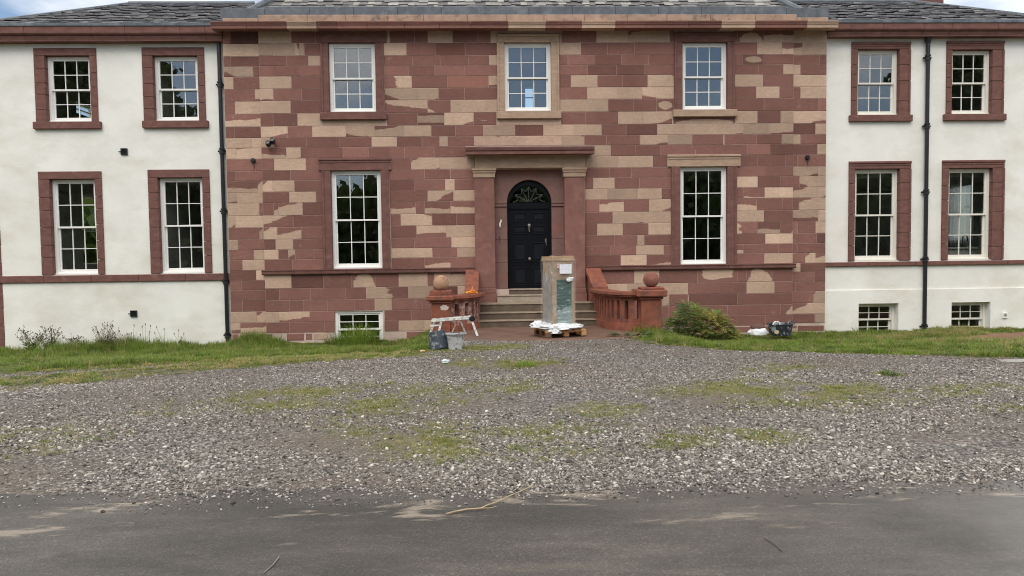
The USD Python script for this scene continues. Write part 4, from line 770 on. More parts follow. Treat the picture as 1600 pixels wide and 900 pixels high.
# ------------------------------------------------------------------ balustrades
def balustrade(path, pts, z0, ztop, pier, pier_z, cap_over, m_main, m_pier, m_ball, ball_c, ball_r, slope, n_open, m_panel):
    """A pierced parapet following pts (plan) from the house out to a pier with a ball; a raking coping slab joins it to the wall."""
    P = np.array(pts, float); seg = np.r_[0, np.cumsum(np.linalg.norm(np.diff(P, axis=0), axis=1))]; Ltot = seg[-1]
    def along(s): return np.array([np.interp(s, seg, P[:, 0]), np.interp(s, seg, P[:, 1])])
    def nrm(s):
        d = along(min(s + .02, Ltot)) - along(max(s - .02, 0)); d /= np.linalg.norm(d); return np.array([-d[1], d[0]])
    def band(s0, s1, za, zb, th, n=10, mb=None, cen=0.0):
        mb = mb or MB(); V = []; S = np.linspace(s0, s1, n + 1)
        for s in S:
            c = along(s); q = nrm(s); a, b = c + q * (th / 2 + cen), c - q * (th / 2 - cen)
            V += [(*a, za), (*a, zb), (*b, zb), (*b, za)]
        F = []
        for i in range(n):
            for j in range(4): F.append((i * 4 + j, i * 4 + (j + 1) % 4, i * 4 + 4 + (j + 1) % 4, i * 4 + 4 + j))
        F += [(3, 2, 1, 0), (n * 4, n * 4 + 1, n * 4 + 2, n * 4 + 3)]
        return mb.add(V, F)
    hb, hc = z0 + .17, ztop - .095
    put(path, 'base', band(-.0, Ltot, z0 - .25, hb, .30, 14), m_main)
    # coping in three lengths
    cuts = np.linspace(0, Ltot, 4)
    for a, b in zip(cuts, cuts[1:]):
        mb = band(a + .003, b - .003, hc + .04, ztop, .42, 5); band(a + .003, b - .003, hc, hc + .038, .34, 5, mb); put(path, 'coping', mb, m_main)
    # uprights with arched heads between
    put(path, 'panel_base', band(0, Ltot, hb - .002, hb + .07, .168, 14), m_panel); put(path, 'panel_head', band(0, Ltot, hc - .075, hc + .002, .168, 14), m_panel)
    w = Ltot / n_open; op = w * .42
    for k in range(n_open + 1):
        s = k * w; a, b = max(s - (w - op) / 2, 0), min(s + (w - op) / 2, Ltot)
        put(path, 'upright', band(a, b, hb - .002, hc + .002, .17, 3), m_panel)
    for k in range(n_open):
        s0, s1 = k * w + (w - op) / 2, (k + 1) * w - (w - op) / 2; r_ = (s1 - s0) / 2; mb = MB()
        for lowside in (0, 1):
            m = 8
            for i in range(m):
                ta, tb = math.pi * i / m, math.pi * (i + 1) / m
                sa, sb = (s0 + s1) / 2 - r_ * math.cos(ta), (s0 + s1) / 2 - r_ * math.cos(tb)
                if not lowside: za = hc - .075 - r_ * 1.0 + r_ * math.sin((ta + tb) / 2); band(sa, sb, za, hc - .072, .15, 1, mb)
                elif k >= 0: zb_ = hb + .07 + r_ * 1.0 - r_ * math.sin((ta + tb) / 2); band(sa, sb, hb + .068, zb_, .15, 1, mb)
        put(path, 'arch_head', mb, m_panel)
    # pier, cap, pedestal, ball
    x0, x1, y0, y1 = pier
    put(path, 'pier', MB().box(x0, x1, y0, y1, z0 - .25, hc - .05, .02).box(x0 - .035, x1 + .035, y0 - .035, y1 + .035, hc - .048, hc, .03), m_pier)
    o = cap_over; put(path, 'pier_cap', MB().box(x0 - o, x1 + o, y0 - o, y1 + o, hc + .004, pier_z, .025), m_main)
    bx, bz = ball_c[0], ball_c[2]; yc = (y0 + y1) / 2
    put(path, 'pedestal', MB().box(bx - .22, bx + .22, yc - .22, yc + .22, pier_z + .002, bz - ball_r * .93, .012), m_main)
    s = trimesh.creation.icosphere(3, ball_r); s.apply_translation((bx, yc, bz)); put(path, 'ball_finial', s, m_ball, smooth=True)
    # raking slab against the wall
    (sx0, sy0, sz0), (sx1, sy1, sz1), wdt = slope; mb = MB()
    V = []
    for (x, y, z) in ((sx0, sy0, sz0), (sx1, sy1, sz1)):
        for dx in (-wdt / 2, wdt / 2):
            for dz in (-.10, 0): V.append((x + dx, y, z + dz))
    mb.add(V, np.array([[0, 1, 3], [0, 3, 2], [4, 7, 5], [4, 6, 7], [1, 5, 7], [1, 7, 3], [0, 2, 6], [0, 6, 4], [0, 4, 5], [0, 5, 1], [2, 3, 7], [2, 7, 6]])); put(path, 'raking_coping', mb, painted_red)
    V = []
    for (x, y, z) in ((sx0, sy0, sz0), (sx1, sy1, sz1)):
        for dx in (-wdt / 2 + .05, wdt / 2 - .05):
            for zz2 in (z0 - .2, z - .102): V.append((x + dx, y, zz2))
    mb = MB().add(V, np.array([[0, 1, 3], [0, 3, 2], [4, 7, 5], [4, 6, 7], [1, 5, 7], [1, 7, 3], [0, 2, 6], [0, 6, 4], [0, 4, 5], [0, 5, 1], [2, 3, 7], [2, 7, 6]])); put(path, 'cheek_wall', mb, m_main)

# the one by the green shrub
yq = -2.52
px0, px1 = at(1002.5, 490, yq)[0], at(1033.5, 490, yq)[0]; zcap = at(1018, 452.5, yq)[2]; bc = at(1017.5, 437, yq + .2); zt_c = at(975, 456.5, -2.35)[2]
A0 = np.array([2.46, -.62]); A1 = np.array([px0 + .02, yq + .22]); tq = np.linspace(0, math.pi / 2, 13)
ptsR = [(A1[0] - (A1[0] - A0[0]) * math.cos(t) ** .74, A0[1] + (A1[1] - A0[1]) * math.sin(t) ** .74) for t in np.linspace(0, math.pi / 2, 25)]
bR = thing('balustrade', 'red curved stone balustrade with dark red ball beside the green shrub', 'balustrade', 'pair of balustrades flanking the steps')
sl0, sl1 = at(921.5, 417, -.03), at(934, 449.5, -.75)
balustrade(bR, ptsR, -.03, zt_c, (px0, px1, yq, yq + .42), zcap + .0, .10, painted_red, painted_red, ball_red, bc, .158, ((sl0[0] + .06, -.02, sl0[2] + .0), (sl1[0] + .06, -.75, sl1[2] + .02), .34), 12, painted_red)
# the one by the buckets
yl = -2.05
lx0, lx1 = at(674, 495, yl)[0], at(703, 495, yl)[0]; zcl = at(690, 461.5, yl)[2]; bl_ = at(689, 442, yl + .2)
B0 = np.array([-.25, -.62]); B1 = np.array([lx1 - .02, yl + .22])
ptsL = [(B1[0] + (B0[0] - B1[0]) * math.cos(t), B0[1] + (B1[1] - B0[1]) * math.sin(t)) for t in tq]
bL = thing('balustrade', 'flaking stone balustrade with buff ball beside the paint buckets', 'balustrade', 'pair of balustrades flanking the steps')
sl0, sl1 = at(738, 419, -.03), at(737.5, 455.5, -.8)
balustrade(bL, ptsL, -.05, at(728, 461, -1.7)[2], (lx0, lx1, yl, yl + .40), zcl, .09, painted_red, painted_red, ball_buff, bl_, .16, ((sl0[0], -.02, sl0[2]), (sl1[0] - .01, -.8, sl1[2] + .02), .30), 6, painted_bare)
q = at(694, 481, yl); pch = Point(0, 0).buffer(1, 12); pch = Polygon([((.085 + .010 * math.sin(3 * t + 1) + .006 * math.sin(7 * t)) * math.cos(t) + q[0], (.055 + .007 * math.cos(3 * t + 2) + .004 * math.sin(8 * t)) * math.sin(t) + q[2]) for t in np.linspace(0, 2 * math.pi, 40)[:-1]])
put(bL, 'spalled_patch', MB().prism(pch, yl - .004, yl + .01), grain('bare_pale_stone', (.56, .46, .40), .2, .9, 12, .4, 60))
sw = at(736, 455, -1.3); tt = np.linspace(0, 7, 40)
put('/World', 'ratchet_strap', MB().tube(np.stack([sw[0] + .0 + .13 * np.cos(tt) * (1 - tt / 14), -1.30 + .10 * np.sin(tt * 1.3), at(728, 461, -1.7)[2] + .02 + .012 * tt / 2 + .01 * np.sin(3 * tt)], 1), .016, 6).tube([(sw[0] + .02, -1.3, at(728, 461, -1.7)[2] + .06), (sw[0] + .03, -1.3, at(728, 461, -1.7)[2] + .16)], .012, 6), orange_web, label='crumpled orange strap lying on the balustrade coping with the buff ball', cat='strap')

# ------------------------------------------------------------------ parcel on its pallet
pc = gnd(877, 525, 0.0); ROT = 17
pal = thing('pallet', 'small wooden pallet under the wrapped parcel before the steps', 'pallet', loc=(1.36, -3.02, .0), rotz=ROT)
pw, pd = .80, .66
for i, x in enumerate((-pw / 2 + .05, 0, pw / 2 - .05)):
    for y in (-pd / 2 + .05, 0, pd / 2 - .05): put(pal, 'block', MB().box(x - .05, x + .05, y - .05, y + .05, .014, .09, .004), timber if x > -.2 else timber_dark)
    put(pal, 'bottom_board', MB().box(x - .05, x + .05, -pd / 2, pd / 2, .0, .0135, .003), timber_dark)
for k in range(3): y = -pd / 2 + .05 + k * (pd / 2 - .05); put(pal, 'stringer_board', MB().box(-pw / 2, pw / 2, y - .05, y + .05, .0905, .108, .003), timber)
for k in range(6): x = -pw / 2 + .06 + k * (pw - .12) / 5; put(pal, 'deck_board', MB().box(x - .055, x + .055, -pd / 2, pd / 2, .1085, .128, .003), timber)
par = thing('wrapped_parcel', 'tall cardboard parcel wrapped in clear film with white label on a pallet', 'parcel', loc=(1.335, -3.00, .129), rotz=ROT)
bw, bd, bh = .42, .50, 1.34
def dent(m, amp, sc, seed):
    v = np.array(m.vertices); n = m.vertex_normals; m.vertices = v + n * ((meshkit.fbm(v * sc, 3, seed) - .5) * amp)[:, None]; return m
def subbox(x0, x1, y0, y1, z0, z1, edge=.05, r=.012):
    m = trimesh.creation.box((x1 - x0, y1 - y0, z1 - z0)); m = m.subdivide_to_size(edge); m.apply_translation(((x0 + x1) / 2, (y0 + y1) / 2, (z0 + z1) / 2)); m.merge_vertices(); return m
body = dent(subbox(-bw / 2, bw / 2, -bd / 2, bd / 2, .06, bh, .05), .035, 6, 3); put(par, 'carton', body, filmed_card, smooth=40)
sides = dent(subbox(-bw / 2 - .012, -bw / 2 + .02, -bd / 2 + .03, bd / 2 - .03, .08, bh - .30, .04), .02, 7, 4); v = np.array(sides.vertices); v[:, 2] = np.where(v[:, 2] > .8, v[:, 2] + .5 * (meshkit.noise(np.stack([v[:, 1] * 9, v[:, 1] * 0, v[:, 1] * 0], -1), 6) - .5), v[:, 2]); sides.vertices = v; put(par, 'grey_side_film', sides, silver_film, smooth=40)
lid = dent(subbox(-bw / 2 - .014, bw / 2 + .014, -bd / 2 - .014, bd / 2 + .014, bh - .06, bh + .025, .04), .035, 9, 8); put(par, 'lid', lid, card, smooth=40)
for x0, x1 in ((-bw / 2 - .012, -bw / 2 + .07), (bw / 2 - .05, bw / 2 + .012)): put(par, 'corner_board', dent(subbox(x0, x1, -bd / 2 - .018, -bd / 2 + .01, .08, .98, .05), .012, 9, 5), filmed_card, smooth=40)
gw = dent(subbox(-bw / 2 + .073, bw / 2 - .053, -bd / 2 - .016, -bd / 2 + .012, .09, .93, .03), .016, 9, 6); put(par, 'green_panel', gw, green_film, label='dark green panel seen through clear film', smooth=40)
film_fold_mat = grain('film_over_green', (.20, .275, .275), .35, .1, 6, .9, 12, .9, stretch=(.5, .5, 4), second=(.55, .60, .60), sthr=(.54, .66), sscale=5, sstretch=(1.4, 1.4, 6))
ws = dent(subbox(-bw / 2 + .076, bw / 2 - .056, -bd / 2 - .024, -bd / 2 - .012, .09, .36, .03), .016, 12, 16)
v = np.array(ws.vertices); v[:, 2] = np.where(v[:, 2] > .2, v[:, 2] + .35 * (v[:, 0] + .1) + .02 * np.sin(v[:, 0] * 40), v[:, 2]); ws.vertices = v; put(par, 'film_fold', ws, film_fold_mat, smooth=40)
wrap_mat = mat('clear_wrap', {'g': ('geometry', {}), 'n': ('noise_texture', {'scale': 11, 'detail': 5, 'roughness': .6, 'distortion': .6}), 'b': ('bump', {'strength': .9, 'distance': .03}), 't': ('transparent_bsdf', {}), 'p': ('principled_bsdf', {'base_color': (.60, .60, .58), 'roughness': .12, 'specular_ior_level': 1.0}), 'm': ('mix_closure', {'fac': .045})},
    [('g.position', 'n.vector'), ('n.fac', 'b.height'), ('b.normal', 'p.normal'), ('t.BSDF', 'm.closure1'), ('p.BSDF', 'm.closure2')], surface='m.closure')
wrap = dent(subbox(-bw / 2 - .028, bw / 2 + .028, -bd / 2 - .05, bd / 2 + .03, .045, bh - .02, .04), .03, 8, 41); put(par, 'clear_film', wrap, wrap_mat, smooth=True)
lab = put(par, 'label_sheet', MB().box(-.095, .145, -bd / 2 - .066, -bd / 2 - .063, 1.04, 1.215), paper)
mb = MB(); lr = np.random.default_rng(3)
for k in range(7):
    x = -.07
    while x < .11 and k in (0, 1, 3, 4):
        w_ = float(lr.uniform(.01, .035)); mb.box(x, min(x + w_, .125), -bd / 2 - .0668, -bd / 2 - .0658, 1.19 - k * .019 - .003, 1.19 - k * .019 + .001) if lr.uniform() > .25 else None; x += w_ + .008
put(lab, 'print_lines', mb, ink, kind='stuff')
stk = put(par, 'sticker', MB().box(-.145, -.105, -bd / 2 - .0655, -bd / 2 - .0625, 1.155, 1.225), paper); put(stk, 'red_mark', MB().box(-.14, -.12, -bd / 2 - .0668, -bd / 2 - .0652, 1.165, 1.215).box(-.117, -.108, -bd / 2 - .0668, -bd / 2 - .0652, 1.19, 1.215), redtape)
put(par, 'torn_film', dent(subbox(.04, .17, -bd / 2 - .08, -bd / 2 - .05, .90, .97, .02), .05, 22, 9), film, smooth=True)
def crumple(cx, cy, cz, rx_, ry_, rz_, amp, seed, sub=4, sc=9):
    m = trimesh.creation.icosphere(sub); v = np.array(m.vertices); n = (meshkit.fbm(v * sc * .22 + seed, 3, seed) - .5) * amp + 1; v = v * n[:, None] * [rx_, ry_, rz_]; v[:, 2] = np.maximum(v[:, 2], -rz_ * .45); m.vertices = v + [cx, cy, cz]; return m
put(par, 'base_film', crumple(-.05, -.03, .05, .44, .40, .085, .9, 12), film, label='crumpled white film bunched round the parcel foot', smooth=True)
put(par, 'base_film', crumple(-.20, -.31, -.01, .13, .10, .10, 1.6, 14, 4), film, smooth=True)
put(par, 'base_film', crumple(-.36, .10, .06, .13, .15, .075, 1.6, 15, 4), film, smooth=True)
put(par, 'base_film', crumple(.18, -.22, .045, .22, .13, .055, 1.4, 17, 4), film, smooth=True)

# ------------------------------------------------------------------ builders' things on the grass
def bucket(path, r0, r1, h, m, M, rim=True, lugs=True, wire=None):
    n = 28; prof = [(r0 * .9, .0), (r0, .012), (r1, h), (r1 + .012, h + .002), (r1 + .012, h - .02), (r1 + .002, h - .022)] if rim else [(r0, 0), (r1, h)]
    put(path, 'shell', MB().lathe([(.001, .004), (r0 * .9, .0)] + prof + [], n=n, M=M).lathe([(r1 - .006, h - .001), (r0 - .006, .015), (.001, .014)], n=n, M=M), m, smooth=40)
    put(path, 'rim', MB().lathe([(r1 - .007, h + .001), (r1 - .004, h + .008), (r1 + .014, h + .006), (r1 + .014, h - .012), (r1 + .004, h - .014)], n=n, M=M), m, smooth=40)
    if wire is not None:
        t = np.linspace(0, math.pi, 16); pts = np.stack([(r1 + .012) * np.cos(t), wire * np.sin(t) * (r1), h - .03 + math.sqrt(max(0, 1 - wire ** 2)) * .9 * r1 * np.sin(t)], 1)
        put(path, 'handle', MB().tube(trimesh.transform_points(pts, M), .004, 6), black_iron)
gb = gnd(711, 547); bk_ = thing('bucket', 'plaster smeared pale grey bucket standing on grass under the work platform', 'bucket')
bucket(bk_, .105, .145, .27, plastic_grey, tra(gb[0], gb[1] + .1, gb[2] - .01) @ rot([1, 0, 0], -4), wire=.95)
put(bk_, 'plaster_residue', MB().lathe([(.001, .245), (.06, .25), (.12, .235), (.132, .235)], c=(gb[0], gb[1] + .1, gb[2] - .01), n=18), grain('residue', (.07, .055, .05), .3, .9, 12, .5, 40))
gb = gnd(680, 546); bk2_ = thing('bucket', 'dark blue grey bucket tipped upside down leaning on the work platform', 'bucket')
Mb = tra(gb[0] + .02, gb[1] + .12, gb[2] + .285) @ rot([0, 1, 0], 170) @ rot([1, 0, 0], 8)
bucket(bk2_, .135, .17, .29, plastic_dark, Mb, wire=.9)
# folding work platform
g0, g1 = gnd(668, 536), gnd(745, 533); pf = thing('work_platform', 'paint splashed folding metal work platform in front of the balustrade', 'platform')
yp = -2.75
tl, tr_ = at(674, 501.5, yp), at(741, 496.5, yp)
def bar(a, b, w, h): 
    a, b = np.array(a), np.array(b); L = np.linalg.norm(b - a); m = trimesh.creation.box((w, h, L)); d = (b - a) / L; m.apply_transform(trimesh.geometry.align_vectors([0, 0, 1], d)); m.apply_translation((a + b) / 2); return m
deck = MB()
for dy_ in (0, .26): deck.mesh(bar(tl + [0, dy_, 0], tr_ + [-.08, dy_, 0], .045, .03))
for k in range(5): t = k / 4; deck.mesh(bar(tl + (tr_ - tl) * (t * .86 + .03) + [0, 0, .0], tl + (tr_ - tl) * (t * .86 + .03) + [0, .26, .0], .05, .03))
put(pf, 'deck', deck, alu)
for (top, foot) in (((678, 503), (669.5, 528)), ((689, 503), (683, 533)), ((737, 500), (749, 532.5))):
    a, b = at(*top, yp), at(*foot, yp - .06 if foot[1] > 530 else yp + .3)
    put(pf, 'leg', MB().mesh(bar(a + [0, .0 if foot[1] > 530 else .26, 0], b, .04, .028)), alu)
a, b = at(720, 503, yp + .26), at(731, 529, yp + .34); put(pf, 'leg', MB().mesh(bar(a, b, .03, .025)), alu)
a, b = at(712, 507, yp + .26), at(706, 520, yp + .3); put(pf, 'brace', MB().mesh(bar(a, b, .02, .02)), alu)
a = at(738, 498, yp); put(pf, 'hinge', MB().lathe([(.0, -.03), (.05, -.03), (.055, 0), (.05, .03), (.0, .03)], n=14, M=tra(*a) @ rot([1, 0, 0], 90)).mesh(bar(a + [-.06, -.03, .01], a + [.03, -.03, .0], .06, .03)), black_iron)
a, b = at(672, 509, yp), at(686, 508, yp); put(pf, 'cross_rail', MB().mesh(bar(a, b, .03, .025)), alu)
# rubber tub and cement bag by the wall
gt = gnd(1219, 524); tub = thing('rubble_tub', 'black plaster splashed rubber tub with a white handle on the grass', 'tub')
Mt = tra(gt[0], -1.0, terrain(gt[0], -1.0) + .05); gt = np.array([gt[0], -1.0, 0]); gt[0] = at(1219, 510, -1.0)[0]; Mt = tra(gt[0], -1.0, at(1219, 523.5, -1.0)[2])
put(tub, 'shell', MB().lathe([(.001, .004), (.21, .0), (.225, .02), (.265, .24), (.275, .245), (.272, .255), (.258, .25), (.215, .02), (.001, .018)], n=32, M=Mt), tub_black, smooth=40)
for sx, m_ in ((-1, white_paint), (1, tub_black)):
    t = np.linspace(0, math.pi, 10); put(tub, 'handle', MB().tube(trimesh.transform_points(np.stack([sx * .16 + .075 * np.cos(t), -.19 + .0 * t, .245 + .075 * np.sin(t)], 1), Mt), .014, 8), m_)
put(tub, 'badge', MB().lathe([(.0, .008), (.045, .006), (.05, 0)], n=16, M=Mt @ tra(-.155, -.185, .09) @ rot([0, 0, 1], -38) @ rot([1, 0, 0], 83)), grain('badge_cream', (.5, .42, .25), .1))
gbag = at(1184, 520.5, -1.05)
bag = thing('cement_bag', 'slumped white plastic bag with a brown top next to the black tub', 'bag')
put(bag, 'bag_body', crumple(gbag[0], -1.05, gbag[2] + .02, .20, .15, .13, .45, 21, 3), white_bag, smooth=40); put(bag, 'bag_top', crumple(gbag[0] - .01, -1.06, gbag[2] + .135, .16, .10, .07, .5, 22, 3), grain('brown_paper', (.14, .075, .06), .2, .8), smooth=40)
mb = MB()
for k in range(3): mb.tube([(gbag[0] + .09 + .035 * k, -1.20, gbag[2] + .06), (gbag[0] + .115 + .03 * k, -1.195, gbag[2] + .015)], .006, 5)
put(bag, 'blue_print', mb, ink)
# small litter, twig, slab
gl = gnd(696, 567); put('/World', 'litter', crumple(gl[0], gl[1], gl[2] + .02, .055, .05, .03, 1.0, 31, 3), grain('pale_litter', (.55, .62, .62), .1), label='scrap of pale litter on the gravel below the buckets', cat='litter', smooth=40)
gl = gnd(660, 550); put('/World', 'litter', crumple(gl[0], gl[1], gl[2] + .015, .04, .04, .02, 1.0, 33, 3), grain('tan_litter', (.62, .42, .25), .1), label='scrap of tan litter in the grass edge left of the dark bucket', cat='litter', smooth=40)
tp = [(697, 806), (712, 802), (730, 799), (752, 797), (757, 793), (775, 787), (795, 779), (815, 770), (832, 762)]
P_ = np.array([gnd(*q, 0.0) + [0, 0, .012] for q in tp]); tw = thing('twig', 'long pale dead twig lying across the edge of the asphalt road', 'twig')
put(tw, 'stem', MB().tube(P_ + rng.normal(0, .004, P_.shape) * [1, 1, 0], np.linspace(.0055, .003, len(P_)), 6), dead_twig, smooth=True)
put(tw, 'side_shoot', MB().tube([P_[3], P_[3] + [.05, -.03, .01], P_[3] + [.09, -.02, .015]], .0025, 5), dead_twig)
for (a, b, lab) in (((1195, 842), (1222, 862), 'short dark stick at the worn patch on the asphalt'), ((412, 897), (436, 872), 'thin grey stick near the lower edge of the asphalt')):
    A_, B_ = gnd(*a, 0.0), gnd(*b, 0.0); put('/World', 'stick', MB().tube([A_ + [0, 0, .006], (A_ + B_) / 2 + [.008, 0, .007], B_ + [0, 0, .006]], .0032, 5), grain('grey_stick', (.20, .18, .16), .2) if a[0] == 412 else grain('dark_stick', (.12, .10, .085), .2), label=lab, cat='stick')
gs = gnd(1590, 564); put('/World', 'stone_slab', MB().box(gs[0] - .22, gs[0] + .5, gs[1] - .10, gs[1] + .10, gs[2] - .05, gs[2] + .010, .008), slab_stone, label='pale flat stone slab set in the gravel below the soil heap', cat='slab')
# soil heap at the end of the wing
gh = gnd(1570, 533); v = []
hx, hy = np.meshgrid(np.linspace(-2.2, 2.2, 40), np.linspace(-.9, .9, 22)); hz_ = .16 * np.exp(-(hx / 1.3) ** 2 - (hy / .45) ** 2) * (.6 + .8 * meshkit.fbm(np.stack([hx * 3, hy * 3, hx * 0], -1), 4, 2)) + .05 * (meshkit.fbm(np.stack([hx * 9, hy * 9, hx * 0], -1), 3, 8) - .5) - .03
hxx, hyy = hx + gh[0] + .55, hy + gh[1] + .45; i3 = np.arange(hx.size).reshape(hx.shape)
put('/World', 'soil_heap', MB().add(np.stack([hxx.ravel(), hyy.ravel(), (hz_ + terrain(hxx, hyy)).ravel()], 1), np.stack([i3[:-1, :-1].ravel(), i3[:-1, 1:].ravel(), i3[1:, 1:].ravel(), i3[1:, :-1].ravel()], 1)), soil, label='low heap of bare reddish soil at the grass edge by the wall socket', cat='soil', kind='stuff', smooth=True)

# ------------------------------------------------------------------ gravel
def instancer(path, protos, pos, idx_, rots, scales, label=None, cat=None):
    pi = UsdGeom.PointInstancer.Define(stage, path)
    for i, (m, mt, sm) in enumerate(protos):
        av = m.attr() if isinstance(m, MB) else None
        pr_ = usdkit.mesh(stage, f'{path}/{i and f"piece_{i:03d}" or "piece"}', m.arrays() if isinstance(m, MB) else m, mt, smooth=sm)
        if av is not None: UsdGeom.PrimvarsAPI(pr_).CreatePrimvar('tint', T.Color3fArray, 'vertex').Set(Vt.Vec3fArray.FromNumpy(av.astype(np.float32)))
        pi.GetPrototypesRel().AddTarget(pr_.GetPath())
    pi.CreatePositionsAttr(Vt.Vec3fArray.FromNumpy(pos.astype(np.float32))); pi.CreateProtoIndicesAttr(Vt.IntArray.FromNumpy(idx_.astype(np.int32)))
    pi.CreateScalesAttr(Vt.Vec3fArray.FromNumpy(scales.astype(np.float32)))
    q = trimesh.transformations.quaternion_from_euler
    w = rots; c, s = np.cos(w / 2), np.sin(w / 2)          # columns: yaw, pitch, roll
    qw = c[:, 0] * c[:, 1] * c[:, 2] + s[:, 0] * s[:, 1] * s[:, 2]; qx = c[:, 0] * c[:, 1] * s[:, 2] - s[:, 0] * s[:, 1] * c[:, 2]
    qy = c[:, 0] * s[:, 1] * c[:, 2] + s[:, 0] * c[:, 1] * s[:, 2]; qz = s[:, 0] * c[:, 1] * c[:, 2] - c[:, 0] * s[:, 1] * s[:, 2]
    pi.CreateOrientationsAttr(Vt.QuathArray.FromNumpy(np.stack([qx, qy, qz, qw], 1).astype(np.float16)))
    tag(pi.GetPrim(), label, cat, kind='stuff'); return pi
peb_cols = [(.053, .048, .043), (.110, .099, .088), (.180, .163, .145), (.265, .24, .213), (.375, .342, .303), (.54, .50, .45), (.22, .172, .14)]
peb_w = np.array([.14, .22, .24, .19, .11, .055, .045])
protos = []
for i, c in enumerate(peb_cols):
    m_ = grain(f'pebble_tone_{"abcdefg"[i]}', c, .25, .75, 25, .2, 90, .3)
    for k in range(2):
        p = trimesh.creation.icosphere(1); v = np.array(p.vertices); v *= (1 + .5 * (meshkit.noise(v * 1.4 + 5 * i + 17 * k, i + 9 * k)[:, None] - .5)); v *= [1, .78, .46]; p.vertices = v; protos.append((p, m_, True))
N = 300000
d = np.sqrt(rng.uniform(4.25 ** 2, 14.2 ** 2, int(N * 1.6))); d = np.where(rng.uniform(size=len(d)) < .35, rng.uniform(4.3, 9, len(d)), d)
gx = rng.uniform(-1, 1, len(d)) * (d * .74 + .3) + .035 * d; gy = d - 16.5
keep = (gx > -10.5) & (gx < 12.9) & (gy < -.6)
cov = np.maximum(left_grass(gx, gy), right_grass(gx, gy)); mo = moss(gx, gy)
keep &= rng.uniform(size=len(d)) > np.clip(cov * 1.5, 0, .97)
keep &= rng.uniform(size=len(d)) > mo * .45
thin = meshkit.fbm(np.stack([gx * .55, gy * .9, gx * 0], -1), 4, 21); keep &= rng.uniform(size=len(d)) < np.clip(.42 + 3.4 * (thin - .42), .10, 1)
edge_n = .14 * (meshkit.noise(np.stack([gx * .9, gx * 0, gx * 0], -1), 3) - .5) + .10 * (meshkit.noise(np.stack([gx * 3.1, gx * 0, gx * 0], -1), 4) - .5)
pe = sstep(-12.22, -11.72, gy - edge_n); keep &= rng.uniform(size=len(d)) < np.maximum(pe ** 1.3, .016 + .09 * sstep(-12.9, -12.1, gy))
onland = shapely.contains_xy(Polygon(lp).buffer(.10), gx, gy); keep &= ~onland
gx, gy, thin = gx[keep][:N], gy[keep][:N], thin[keep][:N]; n = len(gx)
sz = np.exp(rng.normal(-5.20, .47, n)) * np.where(gy < -9.5, 1.08, 1.0); sz = np.clip(sz, .0028, .019)
zt3 = np.maximum(terrain(gx, gy), np.where(gy < -11.6, 0.0, -9)); pos = np.stack([gx, gy, zt3 + sz * .22], 1)
WL = line([(60, 606), (200, 600), (330, 594), (460, 588), (600, 582), (700, 575)]); wb = np.exp(-((gy - np.interp(gx, WL[:, 0], WL[:, 1])) / .38) ** 2) * (gx < WL[-1, 0])
wb = np.maximum(wb, .55 * sstep(-9.6, -11.2, gy) * np.clip(2.2 * meshkit.noise(np.stack([gx * .8, gy * .8, gx * 0], -1), 40) - .5, 0, 1))
uu = rng.uniform(size=n); uu = np.where(rng.uniform(size=n) < .45 * wb, .45 + .5 * uu, uu)
tone = np.searchsorted(np.cumsum(peb_w) / peb_w.sum(), np.clip(uu + .15 * (thin - .5), 0, .9999))
instancer('/World/gravel', protos, pos, tone * 2 + rng.integers(0, 2, n), np.stack([rng.uniform(0, 6.28, n), rng.normal(0, .35, n), rng.normal(0, .35, n)], 1), sz[:, None] * rng.uniform(.75, 1.3, (n, 3)), 'loose grey and white gravel stones covering the forecourt', 'gravel')

# ------------------------------------------------------------------ grass
def tuft(seed, n, h, spread, lean, wid, dome=0.0):
    g = np.random.default_rng(seed); mb = MB()
    for _ in range(n):
        a = g.uniform(0, 6.28); r_ = spread * math.sqrt(g.uniform()); b = np.array([r_ * math.cos(a), r_ * math.sin(a), -.01]); hh = h * g.uniform(.5, 1.15) * (1 - dome * (r_ / spread) ** 2); da = a + g.normal(0, .9); le = lean * g.uniform(.2, 1.5) * hh
        dv = np.array([math.cos(da), math.sin(da), 0]); sv = np.array([-dv[1], dv[0], 0]) * wid * g.uniform(.7, 1.3)
        p1 = b + dv * le * .3 + [0, 0, hh * .6]; p2 = b + dv * le + [0, 0, hh * (1 - .25 * min(le / hh, 1))]
        mb.add([b - sv, b + sv, p1 - sv * .7, p1 + sv * .7, p2], np.array([[0, 1, 3], [0, 3, 2], [2, 3, 4]]), (float(g.uniform()), 0, 0))
    return mb
gp = []
for i in range(8): gp.append((tuft(40 + i, 34, .11 if i % 2 else .075, .06, .55, .0032), grass_mats[(0, 1, 0, 3, 1, 0, 3, 2)[i]], False))
N2 = 26000
gx = np.r_[rng.uniform(-11.1, -.7, 26000), rng.uniform(2.2, 13.3, 24000)]; gy = rng.uniform(-7.6, .2, len(gx))
lg, rg = left_grass(gx, gy), right_grass(gx, gy); pk = np.maximum(lg, rg)
clump = meshkit.fbm(np.stack([gx * 1.3, gy * 1.3, gx * 0], -1), 3, 31)
ok = (rng.uniform(size=len(gx)) < pk * np.clip(.35 + 2.0 * (clump - .3), .15, 1)) & ~((gx > -.75) & (gx < 3.0) & (gy > -3.6)) & (gy < np.where((gx > XL) & (gx < XR), -.05, .2))
ok &= ~((gx > lx0 - .08) & (gx < .2) & (gy > yl - .1)) & ~((gx > px0 - .5) & (gx < px1 + .08) & (gy > yq - .08)) & ~((np.abs(gx - gt[0]) < .3) & (np.abs(gy + 1.0) < .32))
bare = (((gx - gh[0] - .6) / 2.0) ** 2 + ((gy - gh[1] - .35) / .75) ** 2) < 1; ok &= ~(bare & (rng.uniform(size=len(gx)) < .93))
gx, gy, pk, clump = gx[ok], gy[ok], pk[ok], clump[ok]; n = len(gx)
